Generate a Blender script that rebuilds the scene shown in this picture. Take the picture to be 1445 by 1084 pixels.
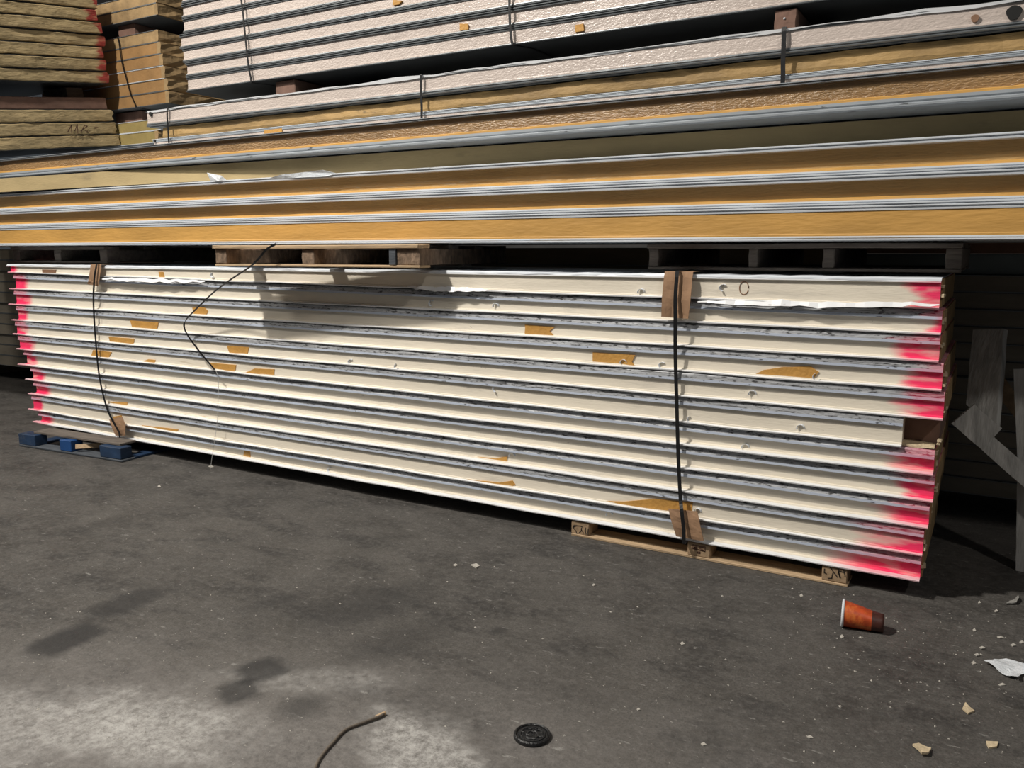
import bpy, bmesh, math, random
from mathutils import Vector, Matrix, Euler, noise

# ------------------------------------------------------------------ clear
for o in list(bpy.data.objects):
    bpy.data.objects.remove(o)
scene = bpy.context.scene
COL = scene.collection

# ------------------------------------------------------------------ camera
FPX, HC, CY = 1170.0, 1.312, -3.349
PITCH, YAW = math.atan(187 / FPX), math.radians(30.07)
cam_data = bpy.data.cameras.new('camera')
cam_data.sensor_width = 36.0
cam_data.lens = FPX / 1445 * 36.0
cam_data.clip_start = 0.05
cam_data.clip_end = 100
cam = bpy.data.objects.new('camera', cam_data)
cam.location = (0, CY, HC)
cam.rotation_euler = (math.pi / 2 - PITCH, 0, YAW)
COL.objects.link(cam)
scene.camera = cam

# ------------------------------------------------------------------ light
world = bpy.data.worlds.new('world')
scene.world = world
world.use_nodes = True
world.node_tree.nodes['Background'].inputs[0].default_value = (0.80, 0.90, 1.0, 1)
world.node_tree.nodes['Background'].inputs[1].default_value = 0.058

def area(name, loc, target, size, power, color=(1, 0.95, 0.87)):
    d = bpy.data.lights.new(name, 'AREA')
    d.shape = 'DISK'; d.size = size; d.energy = power; d.color = color
    o = bpy.data.objects.new(name, d)
    o.location = loc
    o.rotation_euler = (Vector(target) - Vector(loc)).to_track_quat('-Z', 'Y').to_euler()
    COL.objects.link(o)
    return o
area('ceiling_lamp', (-4.6, -3.9, 6.9), (-2.2, -0.6, 0.8), 0.40, 610)
area('ceiling_lamp', (-9.2, -5.6, 6.9), (-3.0, 0, 1.0), 1.4, 190)  # unseen broad fill lamp at the left, lifts the shaded faces
area('ceiling_lamp', (4.2, -5.0, 7.0), (0.4, 0, 1.0), 0.45, 115)
area('ceiling_lamp', (-13.5, -4.0, 7.0), (-9.0, 0, 1.0), 0.45, 60, (1, 0.86, 0.66))

scene.view_settings.view_transform = 'Standard'
scene.view_settings.look = 'None'
scene.view_settings.gamma = 1.0
scene.view_settings.use_curve_mapping = False
scene.view_settings.exposure = 0.0

# ------------------------------------------------------------------ pixel helpers
_th, _ps = PITCH, YAW
FW = Vector((-math.sin(_ps) * math.cos(_th), math.cos(_ps) * math.cos(_th), -math.sin(_th)))
RT = Vector((math.cos(_ps), math.sin(_ps), 0))
UP = RT.cross(FW)
CAM = Vector((0, CY, HC))
def ray(x, y):
    return FW + RT * ((x - 722.5) / FPX) + UP * ((542 - y) / FPX)
def PX(x, y, Y):            # photo pixel to the upright plane at depth Y
    d = ray(x, y)
    return CAM + d * ((Y - CY) / d.y)
def PF(x, y, z=0.0):        # photo pixel to the level plane at height z
    d = ray(x, y)
    return CAM + d * ((z - HC) / d.z)

# ------------------------------------------------------------------ materials
MATS = {}
def M(name, base, rough=0.6, metal=0.0, var=0.12, scale=6.0, stretch=(1, 1, 1), bump=0.1, bscale=60.0,
      spots=(), spray=False, coat=0.0, bstretch=None, spec=0.5, spray_amt=0.96):
    if name in MATS:
        return MATS[name]
    m = bpy.data.materials.new(name); m.use_nodes = True
    nt = m.node_tree; N = nt.nodes; L = nt.links
    bs = N['Principled BSDF']
    bs.inputs['Roughness'].default_value = rough
    bs.inputs['Metallic'].default_value = metal
    bs.inputs['Coat Weight'].default_value = coat
    bs.inputs['Specular IOR Level'].default_value = spec
    tc = N.new('ShaderNodeTexCoord')
    oi = N.new('ShaderNodeObjectInfo')
    vm = N.new('ShaderNodeVectorMath'); vm.operation = 'MULTIPLY'
    L.new(tc.outputs['Object'], vm.inputs[0]); vm.inputs[1].default_value = stretch
    rnd = N.new('ShaderNodeMath'); rnd.operation = 'MULTIPLY'
    L.new(oi.outputs['Random'], rnd.inputs[0]); rnd.inputs[1].default_value = 37.0
    va = N.new('ShaderNodeVectorMath'); va.operation = 'ADD'
    L.new(vm.outputs[0], va.inputs[0]); L.new(rnd.outputs[0], va.inputs[1])
    nz = N.new('ShaderNodeTexNoise'); nz.inputs['Scale'].default_value = scale
    nz.inputs['Detail'].default_value = 6; nz.inputs['Roughness'].default_value = 0.6
    L.new(va.outputs[0], nz.inputs['Vector'])
    cr = N.new('ShaderNodeValToRGB')
    lo = tuple(max(0, c * (1 - 2.2 * var)) for c in base); hi = tuple(min(1, c * (1 + 1.6 * var)) for c in base)
    cr.color_ramp.elements[0].position = 0.25; cr.color_ramp.elements[0].color = (*lo, 1)
    cr.color_ramp.elements[1].position = 0.75; cr.color_ramp.elements[1].color = (*hi, 1)
    L.new(nz.outputs['Fac'], cr.inputs[0])
    col = cr.outputs[0]
    for i, (sc, ss, th, so, amt) in enumerate(spots):   # colour, scale vector, threshold, softness, amount
        v2 = N.new('ShaderNodeVectorMath'); v2.operation = 'MULTIPLY'
        L.new(tc.outputs['Object'], v2.inputs[0]); v2.inputs[1].default_value = ss
        v3 = N.new('ShaderNodeVectorMath'); v3.operation = 'ADD'
        L.new(v2.outputs[0], v3.inputs[0]); L.new(rnd.outputs[0], v3.inputs[1])
        n2 = N.new('ShaderNodeTexNoise'); n2.inputs['Scale'].default_value = 1.0
        n2.inputs['Detail'].default_value = 5; n2.inputs['Roughness'].default_value = 0.65
        L.new(v3.outputs[0], n2.inputs['Vector'])
        mr = N.new('ShaderNodeMapRange'); mr.inputs[1].default_value = th; mr.inputs[2].default_value = th + so
        mr.inputs[3].default_value = 0; mr.inputs[4].default_value = amt
        L.new(n2.outputs['Fac'], mr.inputs[0])
        mx = N.new('ShaderNodeMix'); mx.data_type = 'RGBA'
        L.new(mr.outputs[0], mx.inputs[0]); L.new(col, mx.inputs[6]); mx.inputs[7].default_value = (*sc, 1)
        col = mx.outputs[2]
    if spray:
        sx = N.new('ShaderNodeSeparateXYZ'); L.new(tc.outputs['Object'], sx.inputs[0])
        n3 = N.new('ShaderNodeTexNoise'); n3.inputs['Scale'].default_value = 9.0; n3.inputs['Detail'].default_value = 3
        L.new(va.outputs[0], n3.inputs['Vector'])
        def att(nm):
            a = N.new('ShaderNodeAttribute'); a.attribute_type = 'OBJECT'; a.attribute_name = nm
            return a.outputs['Fac']
        def mth(op, a, b):
            q = N.new('ShaderNodeMath'); q.operation = op
            for k, v in enumerate((a, b)):
                if isinstance(v, (int, float)): q.inputs[k].default_value = v
                else: L.new(v, q.inputs[k])
            return q.outputs[0]
        wob = mth('MULTIPLY', mth('SUBTRACT', n3.outputs['Fac'], 0.5), 0.30)
        xr = mth('ADD', mth('MULTIPLY', sx.outputs[0], -1.0), wob)          # distance from right end
        t1 = mth('DIVIDE', xr, mth('ADD', att('spray'), 0.0005))
        r1 = N.new('ShaderNodeMapRange'); r1.interpolation_type = 'SMOOTHSTEP'
        r1.inputs[1].default_value = 1.5; r1.inputs[2].default_value = 0.55; L.new(t1, r1.inputs[0])
        xl = mth('ADD', mth('ADD', sx.outputs[0], att('plen')), mth('MULTIPLY', wob, 0.4))
        t2 = mth('DIVIDE', xl, mth('ADD', att('sprayl'), 0.0005))
        r2 = N.new('ShaderNodeMapRange'); r2.interpolation_type = 'SMOOTHSTEP'
        r2.inputs[1].default_value = 1.25; r2.inputs[2].default_value = 0.7; L.new(t2, r2.inputs[0])
        g1 = mth('MULTIPLY', r1.outputs[0], mth('GREATER_THAN', att('spray'), 0.001))
        g2 = mth('MULTIPLY', r2.outputs[0], mth('GREATER_THAN', att('sprayl'), 0.001))
        n5 = N.new('ShaderNodeTexNoise'); n5.inputs['Scale'].default_value = 16.0; n5.inputs['Detail'].default_value = 4
        L.new(va.outputs[0], n5.inputs['Vector'])
        rm = N.new('ShaderNodeMapRange'); rm.inputs[1].default_value = 0.32; rm.inputs[2].default_value = 0.5; rm.inputs[3].default_value = 0.45
        L.new(n5.outputs['Fac'], rm.inputs[0])
        fac = mth('MULTIPLY', mth('MULTIPLY', mth('MAXIMUM', g1, g2), spray_amt), rm.outputs[0])
        mx = N.new('ShaderNodeMix'); mx.data_type = 'RGBA'
        L.new(fac, mx.inputs[0]); L.new(col, mx.inputs[6])
        mx.inputs[7].default_value = (*(spray if isinstance(spray, tuple) else (1.0, 0.012, 0.13)), 1)
        col = mx.outputs[2]
    L.new(col, bs.inputs['Base Color'])
    if bump:
        v4 = N.new('ShaderNodeVectorMath'); v4.operation = 'MULTIPLY'
        L.new(tc.outputs['Object'], v4.inputs[0]); v4.inputs[1].default_value = bstretch or stretch
        nb = N.new('ShaderNodeTexNoise'); nb.inputs['Scale'].default_value = bscale; nb.inputs['Detail'].default_value = 4
        L.new(v4.outputs[0], nb.inputs['Vector'])
        bp = N.new('ShaderNodeBump'); bp.inputs['Strength'].default_value = bump; bp.inputs['Distance'].default_value = 0.01
        L.new(nb.outputs['Fac'], bp.inputs['Height']); L.new(bp.outputs[0], bs.inputs['Normal'])
    MATS[name] = m
    return m

PINK = (1.0, 0.012, 0.13)
M('cream_facer', (0.82, 0.745, 0.62), 0.55, var=0.05, scale=5, stretch=(0.4, 1, 2), bump=0.15, bscale=70, spray=PINK,
  spots=[((0.42, 0.33, 0.2), (1.5, 6, 30), 0.66, 0.08, 0.5), ((0.50, 0.46, 0.40), (3, 8, 22), 0.58, 0.12, 0.4), ((0.12, 0.10, 0.08), (22, 30, 60), 0.70, 0.03, 0.7)])
M('white_steel', (0.86, 0.87, 0.89), 0.35, var=0.03, spray_amt=0.45, scale=10, stretch=(0.4, 1, 1), bump=0.03, spray=PINK,
  spots=[((0.25, 0.22, 0.18), (8, 30, 30), 0.66, 0.05, 0.6)])
M('dirty_steel', (0.44, 0.45, 0.47), 0.45, metal=0.1, var=0.15, scale=8, stretch=(0.5, 1, 2), bump=0.3, bscale=30,
  bstretch=(1, 4, 4), spray=PINK, spray_amt=0.35, spots=[((0.015, 0.013, 0.012), (34, 90, 130), 0.52, 0.10, 0.9), ((0.02, 0.018, 0.016), (4, 40, 160), 0.57, 0.05, 0.8), ((0.6, 0.6, 0.6), (9, 50, 70), 0.62, 0.05, 0.6)])
M('blue_hem', (0.56, 0.62, 0.74), 0.35, metal=0.05, var=0.06, scale=6, stretch=(0.5, 1, 1), bump=0.05, spray=PINK, spray_amt=0.4,
  spots=[((0.02, 0.02, 0.02), (18, 60, 60), 0.64, 0.04, 0.9)])
M('amber_foam', (0.56, 0.29, 0.065), 0.65, var=0.08, scale=14, bump=0.35, bscale=70)
M('amber_panel', (0.60, 0.33, 0.085), 0.6, var=0.10, scale=7, stretch=(0.3, 1, 1.5), bump=0.25, bscale=50)
M('brown_film', (0.33, 0.20, 0.09), 0.28, var=0.14, scale=5, stretch=(0.6, 1, 2), bump=0.6, bscale=80, coat=0.35)  # brown film, darkened for the shade above the lit amber strip
M('tan_film', (0.50, 0.345, 0.155), 0.35, var=0.10, scale=5, stretch=(0.4, 1, 2), bump=0.4, bscale=60)
M('flat_foam', (0.47, 0.36, 0.185), 0.8, var=0.12, scale=3, stretch=(0.5, 1, 2), bump=0.15, bscale=60,
  spots=[((0.2, 0.16, 0.1), (2, 2, 6), 0.62, 0.12, 0.5)])
M('mustard_foam', (0.37, 0.235, 0.09), 0.7, var=0.22, scale=5, stretch=(0.6, 1, 1.5), bump=0.6, bscale=35,
  spots=[((0.06, 0.045, 0.025), (3, 5, 9), 0.66, 0.06, 0.8)])
M('blush_film', (0.58, 0.495, 0.445), 0.30, var=0.06, scale=8, stretch=(0.5, 1, 1), bump=0.35, bscale=130, coat=0.3,
  spots=[((0.35, 0.27, 0.22), (6, 9, 30), 0.67, 0.05, 0.55)])
M('grey_skin', (0.20, 0.215, 0.225), 0.32, metal=0.35, var=0.12, scale=5, stretch=(0.4, 1, 1), bump=0.08)
M('pale_skin', (0.74, 0.78, 0.83), 0.3, metal=0.08, var=0.06, scale=5, stretch=(0.4, 1, 1), bump=0.05,
  spots=[((0.04, 0.04, 0.04), (10, 40, 40), 0.68, 0.04, 0.8)])
M('mid_skin', (0.42, 0.455, 0.49), 0.32, metal=0.2, var=0.08, scale=5, stretch=(0.4, 1, 1), bump=0.05,
  spots=[((0.04, 0.04, 0.04), (9, 40, 40), 0.64, 0.04, 0.8)])
M('dark_skin', (0.09, 0.095, 0.10), 0.35, metal=0.2, var=0.1, scale=4, stretch=(0.3, 1, 1), bump=0.03)
M('cut_foam', (0.43, 0.325, 0.17), 0.85, var=0.16, scale=6, stretch=(0.6, 1, 2), bump=0.5, bscale=40, spray=(0.33, 0.035, 0.03),
  spots=[((0.24, 0.17, 0.09), (3, 3, 9), 0.6, 0.12, 0.5)])
M('end_foam', (0.36, 0.24, 0.115), 0.85, var=0.16, scale=9, bump=0.6, bscale=30)
M('orange_foam', (0.34, 0.19, 0.072), 0.75, var=0.1, scale=9, bump=0.3, bscale=50)
M('yellow_foam', (0.33, 0.25, 0.09), 0.75, var=0.1, scale=9, bump=0.3, bscale=50)
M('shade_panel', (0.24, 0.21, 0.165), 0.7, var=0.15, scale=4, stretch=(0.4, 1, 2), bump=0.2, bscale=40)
M('teal_panel', (0.20, 0.25, 0.27), 0.5, var=0.1, scale=3, bump=0.1)
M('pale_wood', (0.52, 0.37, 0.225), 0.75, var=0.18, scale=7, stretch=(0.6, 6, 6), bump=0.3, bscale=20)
M('block_wood', (0.36, 0.245, 0.145), 0.8, var=0.16, scale=9, stretch=(3, 1, 3), bump=0.3, bscale=20)
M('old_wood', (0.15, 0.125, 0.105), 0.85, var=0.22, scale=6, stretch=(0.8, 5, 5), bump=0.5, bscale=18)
M('end_grain', (0.22, 0.15, 0.10), 0.9, var=0.3, scale=20, stretch=(2, 2, 1), bump=0.8, bscale=30)
M('grey_wood', (0.50, 0.485, 0.46), 0.85, var=0.2, scale=5, stretch=(6, 6, 0.7), bump=0.5, bscale=18)
M('red_wood', (0.20, 0.115, 0.085), 0.85, var=0.15, scale=8, bump=0.4, bscale=25)
M('blue_paint', (0.013, 0.036, 0.085), 0.6, var=0.2, scale=9, bump=0.2, bscale=25,
  spots=[((0.08, 0.085, 0.095), (7, 7, 7), 0.55, 0.1, 0.8)])
M('blue_fresh', (0.010, 0.065, 0.22), 0.55, var=0.1, scale=9, bump=0.15)
M('blue_grey_wood', (0.075, 0.085, 0.10), 0.8, var=0.2, scale=9, stretch=(1, 4, 4), bump=0.3, bscale=20)
M('cardboard', (0.36, 0.215, 0.125), 0.85, var=0.09, scale=9, bump=0.25, bscale=40)
M('black_strap', (0.008, 0.008, 0.009), 0.4, var=0.1, bump=0.05)
M('black_plastic', (0.012, 0.012, 0.013), 0.35, var=0.2, scale=40, bump=0.5, bscale=120)
M('cup_print', (0.52, 0.075, 0.018), 0.45, var=0.25, scale=22, bump=0.1, spots=[((0.72, 0.2, 0.04), (25, 25, 14), 0.55, 0.1, 0.6)])
M('cup_foot', (0.06, 0.018, 0.012), 0.5, var=0.3, scale=30, bump=0.1)
M('cup_white', (0.75, 0.77, 0.80), 0.45, var=0.02, bump=0)
M('white_scrap', (0.80, 0.83, 0.87), 0.5, var=0.06, scale=20, stretch=(1, 5, 1), bump=0.6, bscale=60)
M('foam_chip', (0.62, 0.50, 0.33), 0.8, var=0.15, scale=60, bump=0.4)
M('pale_chip', (0.5, 0.47, 0.42), 0.8, var=0.15, scale=60, bump=0.4)
M('dark_chip', (0.30, 0.29, 0.27), 0.8, var=0.2, scale=60, bump=0.4)
M('clear_film', (0.70, 0.74, 0.78), 0.12, var=0.06, scale=20, bump=0.7, bscale=40, coat=0.5)
M('cable', (0.14, 0.115, 0.09), 0.6, var=0.2, scale=30, bump=0.1)
M('ink', (0.02, 0.014, 0.01), 0.8, var=0.1, bump=0)
M('stamp_ink', (0.11, 0.055, 0.035), 0.8, var=0.1, bump=0)
M('white_twine', (0.6, 0.6, 0.58), 0.7, var=0.05, bump=0)
M('hole_black', (0.006, 0.006, 0.006), 0.8, var=0.1, bump=0)
M('tape_brown', (0.24, 0.13, 0.075), 0.6, var=0.1, bump=0.1)
M('wall_paint', (0.10, 0.10, 0.10), 0.9, var=0.15, scale=1.5, bump=0.1)

# ------------------------------------------------------------------ mesh helpers
def link(name, verts, faces, mat, parent=None, smooth=False):
    me = bpy.data.meshes.new(name)
    me.from_pydata([tuple(v) for v in verts], [], faces)
    me.validate(); me.update()
    bm = bmesh.new(); bm.from_mesh(me)
    bmesh.ops.recalc_face_normals(bm, faces=bm.faces)
    bm.to_mesh(me); bm.free()
    if smooth:
        for p in me.polygons: p.use_smooth = True
    o = bpy.data.objects.new(name, me)
    if mat: me.materials.append(MATS[mat])
    COL.objects.link(o)
    if parent: o.parent = parent
    return o
def tag(o, label, cat, group=None, kind=None):
    if label: o['label'] = label
    if cat: o['category'] = cat
    if group: o['group'] = group
    if kind: o['kind'] = kind
    return o
def thing(name, loc, label, cat, group=None, rot=(0, 0, 0)):
    o = bpy.data.objects.new(name, None)
    o.empty_display_size = 0.1
    o.location = loc; o.rotation_euler = rot
    COL.objects.link(o)
    return tag(o, label, cat, group)

def box_vf(x0, x1, y0, y1, z0, z1, jit=0.0, rnd=None):
    v = [Vector((x, y, z)) for z in (z0, z1) for y in (y0, y1) for x in (x0, x1)]
    if jit:
        for q in v: q += Vector((rnd.uniform(-jit, jit), rnd.uniform(-jit, jit), rnd.uniform(-jit, jit)))
    f = [(0, 2, 3, 1), (4, 5, 7, 6), (0, 1, 5, 4), (2, 6, 7, 3), (0, 4, 6, 2), (1, 3, 7, 5)]
    return v, f
def bbox(name, x0, x1, y0, y1, z0, z1, mat, parent=None, bevel=0.003, jit=0.0, seed=1, cuts=0, rough=0.0):
    rnd = random.Random(seed)
    v, f = box_vf(x0, x1, y0, y1, z0, z1, jit, rnd)
    me = bpy.data.meshes.new(name); me.from_pydata(v, [], f)
    bm = bmesh.new(); bm.from_mesh(me)
    if bevel: bmesh.ops.bevel(bm, geom=bm.edges[:], offset=bevel, segments=1, affect='EDGES')
    if cuts: bmesh.ops.subdivide_edges(bm, edges=[e for e in bm.edges if e.calc_length() > 0.05], cuts=cuts, use_grid_fill=True)
    if rough:
        for q in bm.verts: q.co += noise.noise_vector(q.co * 25 + Vector((seed, 0, 0))) * rough
    bmesh.ops.recalc_face_normals(bm, faces=bm.faces)
    bm.to_mesh(me); bm.free()
    o = bpy.data.objects.new(name, me); me.materials.append(MATS[mat]); COL.objects.link(o)
    if parent: o.parent = parent
    return o
def plank(name, a, b, width, thick, mat, parent=None, up=(0, 0, 1), seed=0, end_cut=(0.0, 0.0)):
    """board running from a to b; its wide face turned towards 'up'"""
    a = Vector(a); b = Vector(b); t = (b - a).normalized(); u = Vector(up); u = (u - t * u.dot(t)).normalized(); s = t.cross(u)
    vs = []; n = 9; rnd = random.Random(seed)
    for i in range(n):
        f = i / (n - 1); p = a.lerp(b, f)
        for (cs, cu) in ((-1, -1), (1, -1), (1, 1), (-1, 1)):
            q = p + s * (cs * width / 2) + u * (cu * thick / 2)
            if i == 0: q += t * (end_cut[0] * cs * width / 2)
            if i == n - 1: q += t * (end_cut[1] * cs * width / 2)
            q += noise.noise_vector(q * 9 + Vector((seed * 3.1, 0, 0))) * 0.0035
            vs.append(q)
    fs = [(0, 1, 2, 3), tuple(4 * (n - 1) + k for k in (3, 2, 1, 0))]
    for i in range(n - 1):
        for k in range(4):
            fs.append((4 * i + k, 4 * i + (k + 1) % 4, 4 * i + 4 + (k + 1) % 4, 4 * i + 4 + k))
    return link(name, vs, fs, mat, parent)
def tube(name, pts, r, mat, parent=None, sides=8):
    pts = [Vector(p) for p in pts]; vs = []; fs = []
    for i, p in enumerate(pts):
        t = (pts[min(i + 1, len(pts) - 1)] - pts[max(i - 1, 0)]).normalized()
        a = t.orthogonal().normalized() if abs(t.z) > 0.95 else t.cross(Vector((0, 0, 1))).normalized()
        b = t.cross(a)
        for k in range(sides):
            an = 2 * math.pi * k / sides
            vs.append(p + a * (r * math.cos(an)) + b * (r * math.sin(an)))
    for i in range(len(pts) - 1):
        for k in range(sides):
            fs.append((i * sides + k, i * sides + (k + 1) % sides, (i + 1) * sides + (k + 1) % sides, (i + 1) * sides + k))
    fs.append(tuple(range(sides))); fs.append(tuple((len(pts) - 1) * sides + k for k in range(sides)))
    return link(name, vs, fs, mat, parent, smooth=True)
def spline(pts, n=8):
    pts = [Vector(p) for p in pts]; out = []
    for i in range(len(pts) - 1):
        p0 = pts[max(i - 1, 0)]; p1 = pts[i]; p2 = pts[i + 1]; p3 = pts[min(i + 2, len(pts) - 1)]
        for k in range(n):
            t = k / n
            out.append(0.5 * ((2 * p1) + (p2 - p0) * t + (2 * p0 - 5 * p1 + 4 * p2 - p3) * t * t + (3 * p1 - p0 - 3 * p2 + p3) * t ** 3))
    out.append(pts[-1]); return out
def ribbon(name, pts, width, thick, mat, parent=None, wdir=(1, 0, 0), jit=0.0, closed=False, widths=None):
    pts = [Vector(p) for p in pts]; W = Vector(wdir).normalized(); vs = []; fs = []; n = len(pts)
    for i, p in enumerate(pts):
        if closed: t = (pts[(i + 1) % n] - pts[i - 1]).normalized()
        else: t = (pts[min(i + 1, n - 1)] - pts[max(i - 1, 0)]).normalized()
        w = (W - t * W.dot(t)).normalized(); nn = t.cross(w).normalized()
        hw = (widths[i] if widths else width) / 2
        for a, b in ((-1, -1), (1, -1), (1, 1), (-1, 1)):
            q = p + w * (a * hw) + nn * (b * thick / 2)
            if jit: q += noise.noise_vector(q * 14) * jit
            vs.append(q)
    m = n if closed else n - 1
    for i in range(m):
        j = (i + 1) % n
        for k in range(4):
            fs.append((4 * i + k, 4 * i + (k + 1) % 4, 4 * j + (k + 1) % 4, 4 * j + k))
    if not closed:
        fs.append((0, 1, 2, 3)); fs.append(tuple(4 * (n - 1) + k for k in range(4)))
    return link(name, vs, fs, mat, parent)

def wob(seed, amp, lo=0.35, hi=1.6, n=4):
    r = random.Random(seed)
    w = [(r.uniform(lo, hi) * 2 * math.pi, r.uniform(0, 6.28), r.uniform(.4, 1)) for _ in range(n)]
    tot = sum(a for *_, a in w)
    return lambda x: amp * sum(a * math.sin(f * x + p) for f, p, a in w) / tot

def loft(name, prof, x0, x1, zb, zt, yf, mat, parent, step=0.14, smooth=False, zf=None, ends=None, rough_end=0.0, rough=0.0, seed=0):
    """closed cross-section prof [(y, 'b'|'t', dz)] drawn along local x"""
    n = max(2, int(abs(x1 - x0) / step) + 1); vs = []; fs = []; m = len(prof)
    rr = random.Random(seed)
    for i in range(n + 1):
        x = x0 + (x1 - x0) * i / n
        for (y, ref, dz) in prof:
            z = (zb(x) if ref == 'b' else zt(x)) + dz
            yy = y + (yf(x) if y < 0.2 else 0)
            if zf and y < 0.06: z += zf(x)
            xx = x
            if rough_end and i in (0, n): xx += rr.uniform(-rough_end, rough_end)
            q = Vector((xx, yy, z))
            if rough and y < 0.2:
                q += noise.noise_vector(Vector((xx * 14 + seed * 7.7, yy * 30, z * 40))) * rough
            vs.append(q)
    for i in range(n):
        for k in range(m):
            fs.append((i * m + k, i * m + (k + 1) % m, (i + 1) * m + (k + 1) % m, (i + 1) * m + k))
    fs.append(tuple(range(m))); fs.append(tuple(n * m + k for k in range(m)))
    return link(name, vs, fs, mat, parent, smooth)
def const(c): return lambda x: c
def lin(x0, z0, x1, z1): return lambda x: z0 + (z1 - z0) * (x - x0) / (x1 - x0)

def poly_plate(name, pts2, y0, y1, mat, parent):
    """thin plate from (x, z) outline between local y0 (front) and y1"""
    n = len(pts2)
    vs = [Vector((x, y0, z)) for x, z in pts2] + [Vector((x, y1, z)) for x, z in pts2]
    fs = [tuple(range(n)), tuple(range(2 * n - 1, n - 1, -1))] + [(k, (k + 1) % n, n + (k + 1) % n, n + k) for k in range(n)]
    return link(name, vs, fs, mat, parent)
ORD = ['topmost', 'second', 'third', 'fourth', 'fifth', 'sixth', 'seventh', 'eighth', 'ninth', 'tenth', 'eleventh', 'twelfth', 'thirteenth']

# ================================================================== SETTING
def build_floor():
    m = bpy.data.materials.new('stained_concrete'); m.use_nodes = True
    nt = m.node_tree; N = nt.nodes; L = nt.links; bs = N['Principled BSDF']
    tc = N.new('ShaderNodeTexCoord'); P = tc.outputs['Object']
    def noi(scale, detail=6, rough=0.6, stretch=None, rotz=0):
        src = P
        if stretch:
            mp = N.new('ShaderNodeMapping'); mp.inputs['Scale'].default_value = stretch; mp.inputs['Rotation'].default_value = (0, 0, rotz)
            L.new(P, mp.inputs[0]); src = mp.outputs[0]
        t = N.new('ShaderNodeTexNoise'); t.inputs['Scale'].default_value = scale; t.inputs['Detail'].default_value = detail
        t.inputs['Roughness'].default_value = rough
        L.new(src, t.inputs['Vector']); return t.outputs['Fac']
    def rng(v, a, b, c=0, d=1):
        q = N.new('ShaderNodeMapRange'); q.inputs[1].default_value = a; q.inputs[2].default_value = b
        q.inputs[3].default_value = c; q.inputs[4].default_value = d; q.interpolation_type = 'SMOOTHSTEP'
        L.new(v, q.inputs[0]); return q.outputs[0]
    def mix(f, a, b):
        q = N.new('ShaderNodeMix'); q.data_type = 'RGBA'
        for k, v in ((0, f), (6, a), (7, b)):
            if isinstance(v, tuple): q.inputs[k].default_value = (*v, 1)
            elif isinstance(v, (int, float)): q.inputs[k].default_value = v
            else: L.new(v, q.inputs[k])
        return q.outputs[2]
    def mul(a, b, op='MULTIPLY'):
        q = N.new('ShaderNodeMath'); q.operation = op
        for k, v in enumerate((a, b)):
            if isinstance(v, (int, float)): q.inputs[k].default_value = v
            else: L.new(v, q.inputs[k])
        return q.outputs[0]
    def patch(x, y, hx, hy, ang, soft=0.35, nscale=9.0, namt=0.35, box=False):
        mp = N.new('ShaderNodeMapping'); mp.vector_type = 'TEXTURE'
        mp.inputs['Location'].default_value = (x, y, 0); mp.inputs['Rotation'].default_value = (0, 0, ang)
        mp.inputs['Scale'].default_value = (hx, hy, 1)
        L.new(P, mp.inputs[0])
        if box:
            s = N.new('ShaderNodeSeparateXYZ'); L.new(mp.outputs[0], s.inputs[0])
            d = mul(mul(mul(s.outputs[0], 4, 'POWER'), mul(s.outputs[1], 4, 'POWER'), 'ADD'), 0.25, 'POWER')
        else:
            l = N.new('ShaderNodeVectorMath'); l.operation = 'LENGTH'; L.new(mp.outputs[0], l.inputs[0]); d = l.outputs['Value']
        d = mul(d, mul(mul(noi(nscale, 4), 0.5, 'SUBTRACT'), namt * 2), 'ADD')
        return rng(d, 1.0 + soft, 1.0 - soft)
    big = noi(1.5, 8, 0.7); mid = noi(4.5, 7, 0.68); fine = noi(38, 6, 0.7)
    col = mix(rng(big, 0.3, 0.7), (0.036, 0.033, 0.030), (0.104, 0.095, 0.085))
    col = mix(rng(mid, 0.3, 0.72, 0, 0.62), col, (0.118, 0.109, 0.100))
    col = mix(rng(noi(2.4, 6, 0.7, (1, 2.2, 1), 0.6), 0.48, 0.64, 0, 0.72), col, (0.030, 0.028, 0.027))
    col = mix(rng(noi(6, 8, 0.75, (1, 1.8, 1), 0.9), 0.52, 0.68, 0, 0.5), col, (0.135, 0.122, 0.112))
    col = mix(rng(fine, 0.40, 0.72, 0, 0.55), col, (0.155, 0.145, 0.135))
    col = mix(rng(noi(120, 5, 0.75), 0.42, 0.64, 0, 0.5), col, (0.03, 0.028, 0.026))
    # paler strip, brighter floor light painted into the colour, and dusty white patches
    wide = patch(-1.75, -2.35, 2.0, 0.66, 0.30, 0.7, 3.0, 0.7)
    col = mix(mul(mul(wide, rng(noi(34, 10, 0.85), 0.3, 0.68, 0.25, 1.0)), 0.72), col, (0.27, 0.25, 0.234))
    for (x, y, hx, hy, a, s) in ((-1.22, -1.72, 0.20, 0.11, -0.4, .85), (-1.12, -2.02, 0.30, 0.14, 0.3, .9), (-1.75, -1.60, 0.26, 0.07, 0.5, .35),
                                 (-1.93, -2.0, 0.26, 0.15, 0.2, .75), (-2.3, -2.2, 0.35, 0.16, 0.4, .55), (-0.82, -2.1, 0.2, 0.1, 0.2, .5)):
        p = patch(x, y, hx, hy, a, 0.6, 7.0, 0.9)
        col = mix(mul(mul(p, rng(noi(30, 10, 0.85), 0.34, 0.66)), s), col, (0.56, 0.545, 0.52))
    # grey-white scuffs everywhere
    col = mix(rng(noi(15, 7, 0.75, (1, 2.6, 1), -0.5), 0.60, 0.67, 0, 0.6), col, (0.33, 0.32, 0.30))
    col = mix(rng(noi(70, 3, 0.6), 0.70, 0.73, 0, 0.75), col, (0.45, 0.43, 0.40))
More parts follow.
